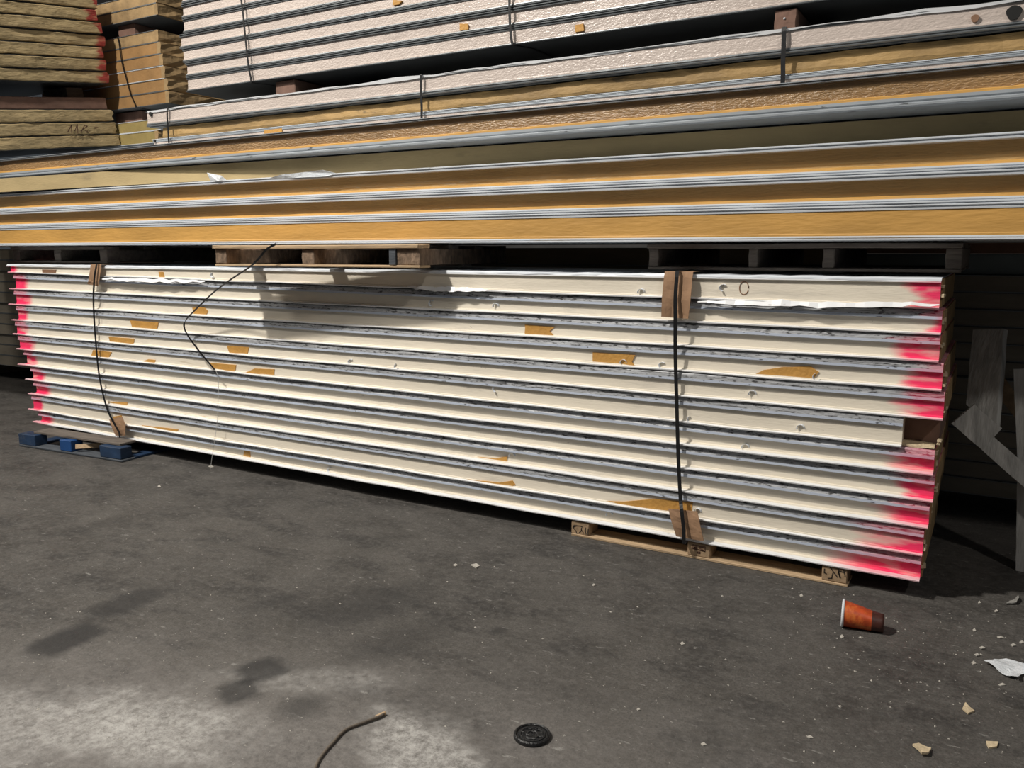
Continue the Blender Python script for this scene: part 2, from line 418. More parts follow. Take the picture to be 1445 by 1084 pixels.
    # dark oil and tyre marks
    for (pa, pb, hw, b, bx) in (((48, 924), (140, 882), .078, .85, True), ((132, 868), (226, 832), .075, .7, True), ((336, 956), (402, 936), .07, .8, True),
                                ((310, 984), (362, 968), .065, .75, True), ((400, 1012), (450, 984), .06, .55, False), ((430, 880), (600, 830), .14, .5, False),
                                ((500, 930), (620, 880), .10, .45, False), ((690, 892), (715, 888), .03, .6, False), ((340, 862), (440, 835), .045, .45, False), ((60, 760), (200, 725), .05, .3, False)):
        qa, qb = PF(*pa), PF(*pb); q = (qa + qb) / 2; d = qb - qa
        p = patch(q.x, q.y, d.length / 2, hw, math.atan2(d.y, d.x), 0.38 if bx else 0.7, 13.0, 0.45, bx)
        col = mix(mul(p, b), col, (0.024, 0.023, 0.023))
    # long thin crack lines left by dragged loads
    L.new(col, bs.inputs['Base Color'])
    L.new(rng(mid, 0.3, 0.7, 0.55, 0.8), bs.inputs['Roughness'])
    bs.inputs['Specular IOR Level'].default_value = 0.4
    bp = N.new('ShaderNodeBump'); bp.inputs['Strength'].default_value = 0.5; bp.inputs['Distance'].default_value = 0.014
    L.new(mul(mul(fine, 0.5), mid, 'ADD'), bp.inputs['Height']); L.new(bp.outputs[0], bs.inputs['Normal'])
    MATS['stained_concrete'] = m
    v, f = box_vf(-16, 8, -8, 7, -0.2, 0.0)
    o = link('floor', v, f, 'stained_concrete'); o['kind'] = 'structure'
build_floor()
v, f = box_vf(-16, 8, 6.8, 7.0, 0, 7.5); link('wall_back', v, f, 'wall_paint')['kind'] = 'structure'

# ================================================================== STACK A : pink-ended panels, strapped
YF = 0.0
lipL = [(11, 385), (12, 408), (11, 430), (16, 452), (18, 472), (23, 493), (25, 515), (35, 536), (40, 556), (39, 578), (46, 596)]
lipR = [(1325, 436), (1327, 473), (1324, 512), (1328, 553), (1330, 594), (1322, 637), (1316, 672), (1316, 710), (1309, 747), (1301, 786), (1297, 822)]
topL, topR = PX(8, 372, YF), PX(1329, 391, YF)
foamL = [9, 17, 18, 22, 21, 25, 31, 41, 45, 44, 51]
recess = [0.012, 0.022, 0.022, 0.020, 0.017, 0.016, 0.037, 0.029, 0.037, 0.016, 0.040]
sprayR = [0.085, 0.05, 0.10, 0.085, 0.11, 0.0, 0.12, 0.09, 0.12, 0.19, 0.25]
YJ = [0.0, 0.004, 0.003, 0.002, 0.0, 0.002, 0.0, 0.003, -0.002, 0.002, 0.0]
A_extra = ['its plastic edging torn and wavy', 'under the cardboard pad', 'cream edge with an amber tear', 'cream with a broad leaf-shaped amber tear',
           'cream with small amber tears', 'its near corner broken off', 'cream with thin amber slivers', 'plain cream edge', 'cream with an amber wedge',
           'amber wedge beside the strap', 'resting on the pallets']
patches = []   # filled below: row -> list of pixel outlines
PT = {
 1: [[(224, 380), (231, 384), (233, 393), (226, 396)], [(60, 377), (80, 378), (79, 387), (61, 387)]],
 3: [[(272, 434), (288, 433), (294, 439), (291, 446), (274, 444)]],
 4: [[(184, 452), (224, 455), (222, 466), (188, 464)], [(741, 458), (784, 461), (776, 467), (783, 475), (741, 473)]],
 5: [[(154, 475), (190, 478), (189, 488), (172, 487), (157, 485)], [(321, 488), (352, 490), (350, 500), (325, 500)],
     [(837, 497), (897, 501), (892, 510), (898, 518), (837, 514)]],
 6: [[(132, 494), (158, 497), (152, 508), (128, 505)], [(200, 511), (210, 507), (220, 508), (219, 513), (201, 516)],
     [(296, 512), (333, 515), (332, 526), (304, 524)], [(347, 526), (360, 520), (388, 521), (387, 533), (349, 531)],
     [(1060, 531), (1078, 522), (1105, 518), (1145, 517), (1156, 525), (1149, 533), (1157, 539), (1062, 534)],
     [(470, 514), (494, 515), (480, 517)], [(530, 520), (558, 519), (545, 522)]],
 8: [[(880, 591), (970, 592), (965, 595), (890, 594)]],
 9: [[(153, 567), (180, 568), (179, 576), (150, 573)], [(1020, 630), (1052, 634), (1048, 638), (1024, 634)], [(330, 577), (408, 583), (405, 586), (335, 580)]],
 10: [[(160, 588), (172, 586), (174, 596), (162, 594)], [(250, 585), (290, 588), (288, 592), (256, 588)], [(640, 642), (700, 647), (716, 644), (716, 656), (660, 650)],
      [(350, 600), (398, 606), (394, 609), (352, 603)]],
 11: [[(660, 676), (705, 681), (724, 678), (728, 684), (718, 689), (672, 681)], [(835, 706), (880, 708), (925, 704), (978, 709), (976, 721), (935, 720), (880, 713)],
      [(345, 634), (353, 635), (354, 646), (344, 644)], [(200, 600), (252, 606), (250, 609), (204, 603)]],
}
flaps = {1: [(905, 412), (1021, 406), (300, 384)], 2: [(700, 432), (610, 428)], 5: [(880, 514), (935, 517), (1153, 534)], 6: [(1062, 556), (495, 514), (560, 520)],
         7: [(1130, 604), (700, 547)], 8: [(975, 594)], 9: [(1052, 632)], 10: [(723, 643)], 11: [(860, 726), (985, 722), (466, 663)]}
PATCH = [p for v_ in PT.values() for p in v_]
FLAP = [p for v_ in flaps.values() for p in v_]
rows = []
for i in range(11):
    l = PX(*lipL[i], YF); r = PX(*lipR[i], YF)
    rows.append((l, r))
A_root = []
for i in range(11):
    l, r = rows[i]
    tl, tr = (topL, topR) if i == 0 else rows[i - 1]
    xr, xl = r.x, l.x
    root = thing('insulated_panel', (xr, YF + YJ[i], r.z),
                 '%s panel of the pink-ended stack, %s' % (ORD[i], A_extra[i]), 'insulated panel', 'panels in the strapped pink-ended stack')
    A_root.append(root)
    slope_b = lin(0, 0, xl - xr, l.z - r.z)
    zr_t = tr.z + (tl.z - tr.z) * (xr - tr.x) / (tl.x - tr.x) - r.z
    zl_t = tr.z + (tl.z - tr.z) * (xl - tr.x) / (tl.x - tr.x) - r.z
    tg = 0.0062 if i == 1 else 0.0036
    slope_t = lin(0, zr_t - tg, xl - xr, zl_t - tg)
    Ln = xr - xl
    fl = PX(foamL[i], lipL[i][1] - 8, YF).x - xr
    rc = recess[i]; W = 0.95
    yw = wob(i * 11 + 3, 0.0035); lipz = wob(i * 5 + 1, 0.0020 if i else 0.0042, 0.6, 2.2)
    notch = PX(1273, 610, YF).x - xr if i == 5 else 0.0
    core = [(rc * 0.72, 'b', 0.0055), (rc * 0.78, 'b', 0.012), (rc * 0.98, 'b', 0.014), (rc, 'b', 0.030), (rc, 't', -0.030 if i else -0.014),
            (rc + 0.01, 't', -0.004), (W, 't', -0.004), (W, 'b', 0.0045)]
    parts = []
    foam_front = rc
    parts.append(loft('foam_core', core, notch, max(fl, -Ln + 0.02), slope_b, slope_t, yw, 'cream_facer', root))
    lip = [(0, 'b', 0), (-0.0015, 'b', 0.005), (0.003, 'b', 0.0065), (rc * 0.74, 'b', 0.0075), (rc * 0.74, 'b', 0.0035), (W, 'b', 0.0035), (W, 'b', 0)]
    parts.append(loft('bottom_skin', lip, notch, -Ln, slope_b, slope_t, yw, 'white_steel', root, zf=lipz, step=0.09))
    fh = 1.0 if i else 0.5
    top = [(rc * 0.75, 't', 0), (rc * 0.75 - 0.006, 't', -0.006), (rc * 0.5 - 0.004, 't', -0.0235 * fh), (rc * 0.5 - 0.001, 't', -0.0245 * fh), (rc * 0.75, 't', -0.006),
           (rc + 0.02, 't', -0.003), (W, 't', -0.003), (W, 't', 0)]
    parts.append(loft('top_skin', top, notch, fl, slope_b, slope_t, yw, 'dirty_steel' if i else 'pale_skin', root, rough=0 if i else 0.004, step=0.14 if i else 0.05))
    hem = [(rc * 0.5 - 0.0045, 't', -0.0225 * fh), (rc * 0.5 - 0.005, 't', -0.032 * fh), (rc * 0.5 - 0.002, 't', -0.0335 * fh), (rc + 0.002, 't', -0.032 * fh), (rc + 0.002, 't', -0.023 * fh)]
    parts.append(loft('skin_hem', hem, notch, fl, slope_b, slope_t, yw, 'blue_hem' if i else 'white_steel', root))
    parts[3].parent = parts[2]; fcore = parts[0]
    for p in parts:
        p['spray'] = sprayR[i]; p['plen'] = -fl; p['sprayl'] = 0.11 + 0.03 * (i % 3)
    if i == 5:
        nc = [(rc + 0.075, 'b', 0.005), (rc + 0.075, 't', -0.004), (W, 't', -0.004), (W, 'b', 0.005)]
        q = loft('broken_corner', nc, 0.0, notch, slope_b, slope_t, const(0), 'red_wood', root, rough=0.003)
        q['label'] = 'dull red broken foam behind the missing corner'
        nk = [(0.03, 'b', 0.001), (0.03, 'b', 0.008), (0.09, 'b', 0.012), (0.09, 'b', 0.001)]
        loft('foam_crumbs', nk, -0.01, notch - 0.01, slope_b, slope_t, const(0), 'foam_chip', root, step=0.012, rough=0.008)
    if i != 5:
        ec = [(rc + 0.012, 'b', 0.005), (rc + 0.012, 't', -0.005), (W - 0.01, 't', -0.005), (W - 0.01, 'b', 0.005)]
        loft('cut_end', ec, 0.006, -0.01, slope_b, slope_t, const(0), 'end_foam', fcore, step=0.5)['label'] = 'brown cut foam end'
    # ragged foam nibs at the cut end
    rr = random.Random(i + 40)
    for k in range(2):
        zz = rr.uniform(0.01, 0.075)
        q = bbox('foam_nib', -0.004, rr.uniform(0.006, 0.016), rc + rr.uniform(0, .02), rc + 0.05, zz, zz + rr.uniform(.008, .018), 'foam_chip', fcore, 0.002, 0.003, i * 7 + k)
    # torn facer: amber foam showing
    def inrow(pix, frac=0.5):
        w = PX(sum(p[0] for p in pix) / len(pix), sum(p[1] for p in pix) / len(pix), YF + YJ[i] + rc * 0.8)
        lx, lz = w.x - xr, w.z - r.z
        return slope_b(lx) < lz <= slope_t(lx) + tg
    for k, poly in enumerate([p for p in PATCH if inrow(p)]):
        pts = []
        yfr = rc
        for a in range(len(poly)):
            p, q = poly[a], poly[(a + 1) % len(poly)]
            for t in (0, .33, .66):
                w = PX(p[0] + (q[0] - p[0]) * t, p[1] + (q[1] - p[1]) * t, YF + YJ[i] + yfr)
                j = noise.noise(Vector((w.x * 40, w.z * 60, k))) * 0.004 if t else 0
                pts.append((w.x - xr + j, w.z - r.z + j * .5))
        zlo = min(z for x, z in pts); xm = sum(x for x, z in pts) / len(pts)
        zmin = slope_b(xm) + 0.0225; zmax = slope_t(xm) - 0.0278
        pts = [(x, min(max(z, slope_b(x) + 0.009), slope_t(x) - 0.0335)) for x, z in pts]
        dy = yw(xm)
        mt = 'tape_brown' if poly[0] == (60, 377) else 'amber_foam'
        poly_plate('torn_patch', pts, rc + dy - 0.004, rc + dy + 0.004, mt, fcore)['label'] = 'amber foam bared by a torn facing' if mt == 'amber_foam' else 'brown paper tape'
    for k, (px, py) in enumerate([q for q in FLAP if inrow([q])]):
        w = PX(px, py, YF + YJ[i] + rc - 0.004)
        x, z = w.x - xr, w.z - r.z
        z = min(max(z, slope_b(x) + 0.019), slope_t(x) - 0.045)
        pp = []
        for s in range(7):
            a = s / 6 * 3.6 + k
            pp.append(Vector((x + 0.015 * math.cos(a), rc + yw(x) - 0.003 - 0.006 * s / 6, z + 0.014 * math.sin(a))))
        ribbon('torn_flap', pp, 0.011, 0.0012, 'white_scrap', fcore, wdir=(0.3, 1, 0.2), jit=0.002)['label'] = 'curled white shred of facing'
# torn label ring on the top panel
w = PX(1050, 405, YF + recess[0]); rt = A_root[0]
ring = [Vector((w.x - rt.location.x + 0.018 * math.cos(a), recess[0] - 0.002, w.z - rt.location.z + 0.026 * math.sin(a) - 0.004)) for a in [k * 2 * math.pi / 18 for k in range(18)]]
tube('torn_ring', ring, 0.0018, 'tape_brown', rt, 6)['label'] = 'brown ring where the facing burst'
# crumpled plastic edge on the top panel
for (xa, xb, ya, yb, sd) in ((985, 1325, 430, 434, 1), (575, 690, 409, 413, 2), (141, 290, 397, 401, 3)):
    pts = []; n = 26; wd = []
    for k in range(n + 1):
        t = k / n; p = PX(xa + (xb - xa) * t, ya + (yb - ya) * t - 4, -0.006)
        pts.append(p - rt.location + Vector((0, -0.004 + 0.006 * noise.noise(Vector((k * .6, sd, 0))), -0.004 * math.sin(math.pi * t) + 0.008 * noise.noise(Vector((k * .5, sd, 3))))))
        wd.append(0.004 + 0.026 * math.sin(math.pi * min(1, max(0, t))) ** 0.6 * (0.75 + 0.5 * noise.noise(Vector((k * .4, sd, 9)))))
    ribbon('plastic_edge', pts, 0.02, 0.002, 'white_steel', rt, wdir=(0, 0.55, 1), jit=0.003, widths=wd)['label'] = 'crumpled white plastic edging'

zA_top = max(topL.z, topR.z); zA_bot = min(r.z for l, r in rows)
# ---- straps and cardboard pads on stack A
def bot_at(x):
    l, r = rows[10]; return l.z + (r.z - l.z) * (x - l.x) / (r.x - l.x)
def strap_loop(name, label, px_path, width, back, ztop, group, mat='black_strap'):
    front = spline([PX(x, y, yo) for x, y, yo in px_path], 5)
    xt, xb = front[0].x, front[-1].x; zbot = bot_at(xb) - 0.0045
    yt, yb = front[0].y, front[-1].y
    front = [p for p in front if zbot < p.z < ztop]
    pts = [Vector((xt, back, ztop)), Vector((xt, 0.3, ztop)), Vector((xt, yt + 0.004, ztop))] + front + [Vector((xb, yb + 0.004, zbot)), Vector((xb, 0.4, zbot)), Vector((xb, back, zbot))]
    return tag(ribbon(name, pts, width, 0.0016, mat, closed=True), label, 'strap', group)
strap_loop('packing_strap', 'black plastic strap around the pink-ended stack above the pale pallet', [(955, 391, -.034), (953, 420, -.038), (953, 452, -.036), (953, 500, -.013), (955, 570, -.012), (957, 640, -.012), (960, 700, -.016), (962, 722, -.036), (965, 748, -.038)],
           0.016, 0.975, zA_top + 0.0062, 'straps on the pink-ended stack')
strap_loop('packing_strap', 'black plastic strap around the pink-ended stack above the blue pallet', [(136, 375, -.034), (133, 395, -.04), (132, 430, -.013), (135, 480, -.012), (140, 530, -.012), (149, 570, -.014), (158, 592, -.036), (168, 610, -.038)],
           0.016, 0.975, zA_top + 0.0062, 'straps on the pink-ended stack')
def pad(label, left_px, right_px, topfold, botfold, seed, split=True, mat='cardboard'):
    """folded cardboard: left/right edges given as two pixel columns (top to bottom), front at small offset"""
    root = thing('cardboard_pad', PX((left_px[0][0] + right_px[0][0]) / 2, left_px[0][1], -0.012), label, 'cardboard', 'cardboard pads under the straps')
    n = 10; vs = []; fs = []
    def edge(e, t):
        k = t * (len(e) - 1); a = min(int(k), len(e) - 2); u = k - a
        return e[a][0] + (e[a + 1][0] - e[a][0]) * u, e[a][1] + (e[a + 1][1] - e[a][1]) * u
    m = 8
    grid = []
    for r_ in range(n + 1):
        t = r_ / n; lx, ly = edge(left_px, t); rx, ry = edge(right_px, t); row = []
        for c in range(m + 1):
            u = c / m
            bow = -0.014 - 0.012 * abs(u - 0.45) - 0.006 * math.sin(math.pi * t) + 0.003 * noise.noise(Vector((u * 4, t * 5, seed)))
            row.append(PX(lx + (rx - lx) * u, ly + (ry - ly) * u, bow) - root.location)
        grid.append(row)
    if topfold:
        ext = []
        for (yy, dz) in ((0.10, 0.0025), (0.03, 0.003), (-0.012, 0.002)):
            ext.append([Vector((p.x, yy - root.location.y, zA_top - root.location.z + dz)) for p in grid[0]])
        grid = ext + grid
    if botfold:
        for (yy, dz) in ((0.0, -0.003), (0.06, -0.004)):
            grid.append([Vector((p.x, yy - root.location.y, p.z + dz)) for p in grid[n]])
    R = len(grid)
    for row in grid: vs += row
    for row in grid: vs += [p + Vector((0, 0.003, 0.0)) + Vector((0, 0, -0.003 if topfold else 0.003)) * 0 for p in row]
    o = R * (m + 1)
    for a in range(R - 1):
        for c in range(m):
            q = (a * (m + 1) + c, a * (m + 1) + c + 1, (a + 1) * (m + 1) + c + 1, (a + 1) * (m + 1) + c)
            fs.append(q); fs.append(tuple(o + k for k in reversed(q)))
    for a in range(R - 1):
        for c in (0, m):
            p, q = a * (m + 1) + c, (a + 1) * (m + 1) + c; fs.append((p, q, o + q, o + p))
    for c in range(m):
        for a in (0, R - 1):
            p, q = a * (m + 1) + c, a * (m + 1) + c + 1; fs.append((p, q, o + q, o + p))
    link('folded_sheet', vs, fs, mat, root)
    return root
pad('brown cardboard pad folded over the top edge of the pink-ended stack', [(937, 390), (934, 420), (933, 447)], [(977, 392), (974, 425), (971, 450)], True, False, 1)
pad('creased brown cardboard pad folded under the stack above the pale pallet', [(943, 718), (947, 735), (954, 757)], [(984, 722), (988, 742), (993, 764)], False, False, 2)
pad('faded brown cardboard pad under the strap below the dark stacked pallet', [(128, 373), (125, 395), (123, 401)], [(143, 373), (140, 395), (138, 404)], True, False, 3)
pad('dark brown cardboard pad where the strap meets the blue pallet', [(154, 592), (158, 604), (163, 615)], [(172, 588), (177, 600), (176, 615)], False, False, 4)

# loose cut strap hanging from the pallet, thin white twine below it
lp = [PX(390, 344, -0.27), PX(376, 352, -0.275), PX(366, 364, -0.28), PX(352, 377, -0.275), PX(325, 395, -0.19), PX(300, 414, -0.12), PX(275, 438, -0.08), PX(262, 452, -0.06), PX(260, 462, -0.05), PX(266, 475, -0.05), PX(283, 498, -0.045), PX(303, 522, -0.03)]
tag(ribbon('loose_strap', spline(lp, 7), 0.011, 0.0016, 'black_strap', wdir=(0.6, 0, 0.8)), 'cut black strap hanging loose in a bend over the panel edges', 'strap')
lp = [PX(304, 521, -0.028), PX(308, 535, -0.03), PX(308, 560, -0.035), PX(306, 600, -0.035), PX(300, 640, -0.035), PX(297, 663, -0.035)]
tag(tube('twine', spline(lp, 5), 0.0013, 'white_twine', sides=5), 'thin white twine hanging below the loose black strap', 'twine')

# ================================================================== PALLETS UNDER STACK A
def marks(parent, base, strokes, w, mat='ink', name='pen_mark'):
    vs = []; fs = []
    for st in strokes:
        for a, b in zip(st, st[1:]):
            a = Vector((a[0], 0, a[1])); b = Vector((b[0], 0, b[1])); t = (b - a).normalized(); s = Vector((-t.z, 0, t.x)) * w / 2; t = t * w * 0.3
            k = len(vs)
            for q in (a - s - t, a + s - t, b + s + t, b - s + t): vs.append(base + q)
            for q in (a - s - t, a + s - t, b + s + t, b - s + t): vs.append(base + q + Vector((0, 0.0012, 0)))
            fs += [(k, k + 1, k + 2, k + 3), (k + 7, k + 6, k + 5, k + 4)] + [(k + j, k + (j + 1) % 4, k + 4 + (j + 1) % 4, k + 4 + j) for j in range(4)]
    return link(name, vs, fs, mat, parent)
zP = min(l.z for l, r in rows[10:]) - 0.001
yP = 0.006
a = PX(806, 762, yP); b = PX(1196, 830, yP)
P1 = thing('wooden_pallet', ((a.x + b.x) / 2, 0.4, 0), 'pale wooden pallet with pen-marked blocks under the pink-ended stack', 'pallet', 'pallets under the pink-ended stack')
cx = P1.location.x; x0, x1 = a.x - cx, b.x - cx
for yy in (yP - 0.4, 0.06, 0.44):
    bbox('bottom_board', x0, x1, yy, yy + 0.12, 0.0, 0.012, 'pale_wood', P1, 0.002, 0.001, int(yy * 100) + 60)
blk = []
for k, (pa, pb) in enumerate(((806, 831), (970, 1002), (1160, 1196))):
    xa, xb = PX(pa, 740 + 30 * k, yP).x - cx, PX(pb, 745 + 30 * k, yP).x - cx
    for r_, yy in enumerate((yP - 0.398, 0.07, 0.45)):
        zq = bot_at(cx + (xa + xb) / 2) - 0.0065
        o = bbox('block', xa, xb, yy, yy + 0.10, 0.0125, zq, 'block_wood', P1, 0.003, 0.0, k * 3 + r_)
        if r_ == 0: blk.append((o, xa, xb, yy))
h = zP - 0.017
def mk(k, strokes, w, mat='ink', name='pen_mark'):
    o, xa, xb, yy = blk[k]
    marks(o, Vector((xa, yy - 0.0012, 0.0125)), [[(u * (xb - xa), v_ * h) for u, v_ in st] for st in strokes], w, mat, name)
mk(0, [[(.15, .52), (.5, .56), (.62, .52)], [(.14, .50), (.10, .40), (.28, .15), (.32, .02)], [(.30, .55), (.12, .40)], [(.58, .45), (.56, .34), (.70, .12)], [(.46, .12), (.58, .30)], [(.80, .50), (.80, .30), (.84, .08)], [(.96, .48), (.94, .22), (.95, .08)]], 0.0035)
mk(1, [[(.24, .40), (.24, .66), (.78, .66), (.78, .38), (.24, .42)], [(.24, .46), (.50, .42), (.76, .38)], [(.30, .52), (.42, .58), (.42, .50), (.30, .52)], [(.52, .60), (.70, .60)], [(.54, .50), (.70, .46)], [(.46, .28), (.56, .30), (.56, .20), (.46, .20), (.46, .28)]], 0.0035, 'stamp_ink', 'ink_stamp')
mk(2, [[(.10, .62), (.10, .42), (.18, .38)], [(.30, .80), (.44, .58), (.62, .30)], [(.44, .48), (.40, .18), (.26, .14)], [(.62, .82), (.66, .55), (.72, .30)], [(.66, .60), (.74, .30)], [(.84, .82), (.90, .55), (.92, .40)], [(.66, .66), (.84, .62)]], 0.0038)

# blue pallet, set askew under the far end
q0 = PF(27, 630); q1 = PF(172, 653); ang = math.atan2(q1.y - q0.y, q1.x - q0.x); BL = (q1 - q0).length
P2 = thing('blue_pallet', q0, 'scuffed blue painted pallet under the far end of the pink-ended stack', 'pallet', 'pallets under the pink-ended stack', (0, 0, ang))
zT = PX(80, 604, 0.0).z - 0.018
hb = 0.078
bbox('bottom_board', 0, BL, 0, 0.10, 0, 0.016, 'blue_grey_wood', P2, 0.003, 0.002, 5)
bbox('bottom_board', 0, BL, 0.75, 0.85, 0, 0.016, 'blue_grey_wood', P2, 0.003, 0.002, 6)
bbox('side_board', BL - 0.10, BL, 0.10, 0.75, 0, 0.016, 'blue_paint', P2, 0.003, 0.002, 7)
bbox('side_board', 0.0, 0.10, 0.10, 0.75, 0, 0.016, 'blue_paint', P2, 0.003, 0.002, 8)
for k, (u0, u1, mt) in enumerate(((0.0, 0.17, 'blue_paint'), (0.42, 0.53, 'blue_fresh'), (0.80, 0.99, 'blue_paint'))):
    for yy in (0.0, 0.38, 0.76):
        bbox('block', u0 * BL, u1 * BL, yy, yy + 0.09, 0.0165, hb + 0.012 if yy == 0 else hb - 0.016, mt, P2, 0.004, 0.002, k + int(yy * 10))
splint = plank('split_splinter', (0.55 * BL, 0.02, 0.05), (0.66 * BL, 0.12, 0.052), 0.03, 0.012, 'pale_wood', P2, (0, -1, 0.3), 3)
for k, yy in enumerate((0.24, 0.42, 0.60, 0.76)):
    bbox('deck_board', 0, BL, yy, yy + 0.10, hb - 0.0155, hb - 0.0005, 'old_wood', P2, 0.002, 0.0, 20 + k)
bbox('deck_board', 0.10, BL - 0.06, 0.045, 0.165, hb + 0.0135, hb + 0.028, 'old_wood', P2, 0.002, 0.0, 30)

# ================================================================== PALLETS ON TOP OF STACK A
zB0 = PX(722, 343, 0.0).z
zPt = zB0 - 0.007; zPb = zA_top + 0.008
def top_pallet(name, label, p0, p1, stringers, wood, front_wood, end_wood, group, deck_front=True, depth=0.95, strip=None):
    """stringer pallet: p0/p1 front corners (x, y); stringers = list of (u0, u1) along the front"""
    d = Vector((p1[0] - p0[0], p1[1] - p0[1], 0)); Ln = d.length
    root = thing(name, (p0[0], p0[1], zPb), label, 'pallet', group, (0, 0, math.atan2(d.y, d.x)))
    H = zPt - zPb; tb = 0.016
    for k in range(4):
        yy = k * (depth - 0.10) / 3
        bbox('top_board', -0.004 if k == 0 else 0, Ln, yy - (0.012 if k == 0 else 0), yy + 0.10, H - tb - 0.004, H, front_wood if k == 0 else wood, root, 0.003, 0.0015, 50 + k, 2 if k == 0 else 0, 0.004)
    for k in range(3):
        yy = k * (depth - 0.10) / 2
        bbox('bottom_board', 0, Ln, yy, yy + 0.10, 0, tb - 0.004, front_wood if k == 0 else wood, root, 0.002, 0.001, 60 + k)
    for k, (u0, u1) in enumerate(stringers):
        bbox('stringer', u0 * Ln, u1 * Ln, 0.004, depth, tb - 0.0035, H - tb - 0.0045, end_wood, root, 0.003, 0.0, 70 + k, 3, 0.004)
    if strip:
        bbox('dark_slat', strip[0] * Ln, strip[1] * Ln, -0.004, 0.02, tb - 0.003, H - tb - 0.005, 'blue_grey_wood', root, 0.002)
    return root
pL = PX(303, 365, -0.26); pR = PX(592, 365, -0.15)
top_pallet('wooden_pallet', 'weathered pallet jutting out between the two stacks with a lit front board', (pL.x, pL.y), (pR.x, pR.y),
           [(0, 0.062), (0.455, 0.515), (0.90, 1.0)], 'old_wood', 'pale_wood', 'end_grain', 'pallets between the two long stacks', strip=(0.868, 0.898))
pL = PX(18, 360, 0.13); pR = PX(150, 360, 0.13)
top_pallet('wooden_pallet', 'dark grey pallet between the stacks above the strap by the blue pallet', (pL.x, pL.y), (pR.x, pR.y),
           [(0, 0.07), (0.46, 0.53), (0.93, 1.0)], 'old_wood', 'old_wood', 'old_wood', 'pallets between the two long stacks')
pL = PX(915, 360, 0.13); pR = PX(1358, 360, 0.13)
top_pallet('wooden_pallet', 'dark pallet between the stacks reaching the ragged foam corner', (pL.x, pL.y), (pR.x, pR.y),
           [(0, 0.035), (0.36, 0.39), (0.60, 0.635), (0.955, 1.0)], 'old_wood', 'old_wood', 'old_wood', 'pallets between the two long stacks')

# ================================================================== STACK B : long amber panels
S = 0.82
XR, XL = 1.3, -8.6
zB = [zB0 + 0.0005, 1.807 * S, 1.941 * S, 2.088 * S, 2.216 * S, 2.370 * S]
LB = XR - XL
def flange_panel(label, group, loc, T, rcs, foam_mat, skin_mat, Ln, W=1.14, hb=0.018, ht=0.020, rot=(0, 0, 0), seed=0, name='insulated_panel', bead=True, fx=(0, 0), amp=0.0025):
    root = thing(name, loc, label, 'insulated panel', group, rot)
    zb, zt = const(0), const(T); yw = wob(seed + 100, amp)
    core = [(rcs * 0.5, 'b', hb * 0.6), (rcs * 0.5, 'b', hb + 0.006), (rcs, 'b', hb + 0.010), (rcs, 't', -ht + 0.004), (W, 't', -0.003), (W, 'b', 0.003)]
    loft('foam_core', core, -0.004 + fx[1], -Ln + 0.004 + fx[0], zb, zt, yw, foam_mat, root, step=0.12, rough=0.0015, seed=seed)
    if foam_mat in ('tan_film', 'brown_film'):  # same foam where light reaches it, painted in as an amber strip
        lit_prof = [(rcs * 0.42, 'b', hb * 0.7), (rcs * 0.46, 'b', hb + 0.009), (rcs * 0.6, 'b', hb + 0.0125), (rcs + 0.002, 'b', hb + 0.014), (rcs + 0.002, 'b', hb * 0.7)]
        loft('lit_foam_strip', lit_prof, -0.004, -Ln + 0.004, zb, zt, yw, 'amber_panel', root, step=0.06, rough=0.002, seed=seed)['label'] = 'lit lower foam painted as an amber strip'
    b = 0.004 if bead else 0.001
    bot = [(0.003, 'b', 0), (-b, 'b', hb * 0.16), (-b, 'b', hb * 0.36), (b, 'b', hb * 0.46), (b, 'b', hb * 0.58), (0, 'b', hb * 0.68), (0.001, 'b', hb), (rcs * .5 + 0.004, 'b', hb), (rcs * .5 + 0.004, 'b', 0.003), (W, 'b', 0.002), (W, 'b', 0)]
    loft('bottom_skin', bot, 0, -Ln, zb, zt, yw, skin_mat, root, step=0.2)
    top = [(0.003, 't', 0), (-b, 't', -ht * 0.14), (-b, 't', -ht * 0.34), (b, 't', -ht * 0.46), (b * .8, 't', -ht * 0.6), (0, 't', -ht * 0.72), (0.001, 't', -ht), (rcs + 0.004, 't', -ht), (rcs + 0.004, 't', -0.003), (W, 't', -0.002), (W, 't', 0)]
    loft('top_skin', top, 0, -Ln, zb, zt, yw, skin_mat, root, step=0.2)
    return root
gB = 'panels in the long amber stack'
flange_panel('bright amber edged long panel resting on the three pallets', gB, (XR, 0.0, zB[0]), zB[1] - zB[0] - 0.001, 0.004, 'amber_panel', 'pale_skin', LB, seed=1)
flange_panel('brown and amber edged long panel directly above the bright amber one', gB, (XR, 0.0, zB[1]), zB[2] - zB[1] - 0.001, 0.047, 'tan_film', 'pale_skin', LB, seed=2)
flange_panel('brown edged long panel just under the flat recessed panel', gB, (XR, 0.0, zB[2]), zB[3] - zB[2] - 0.001, 0.047, 'tan_film', 'pale_skin', LB, seed=3)
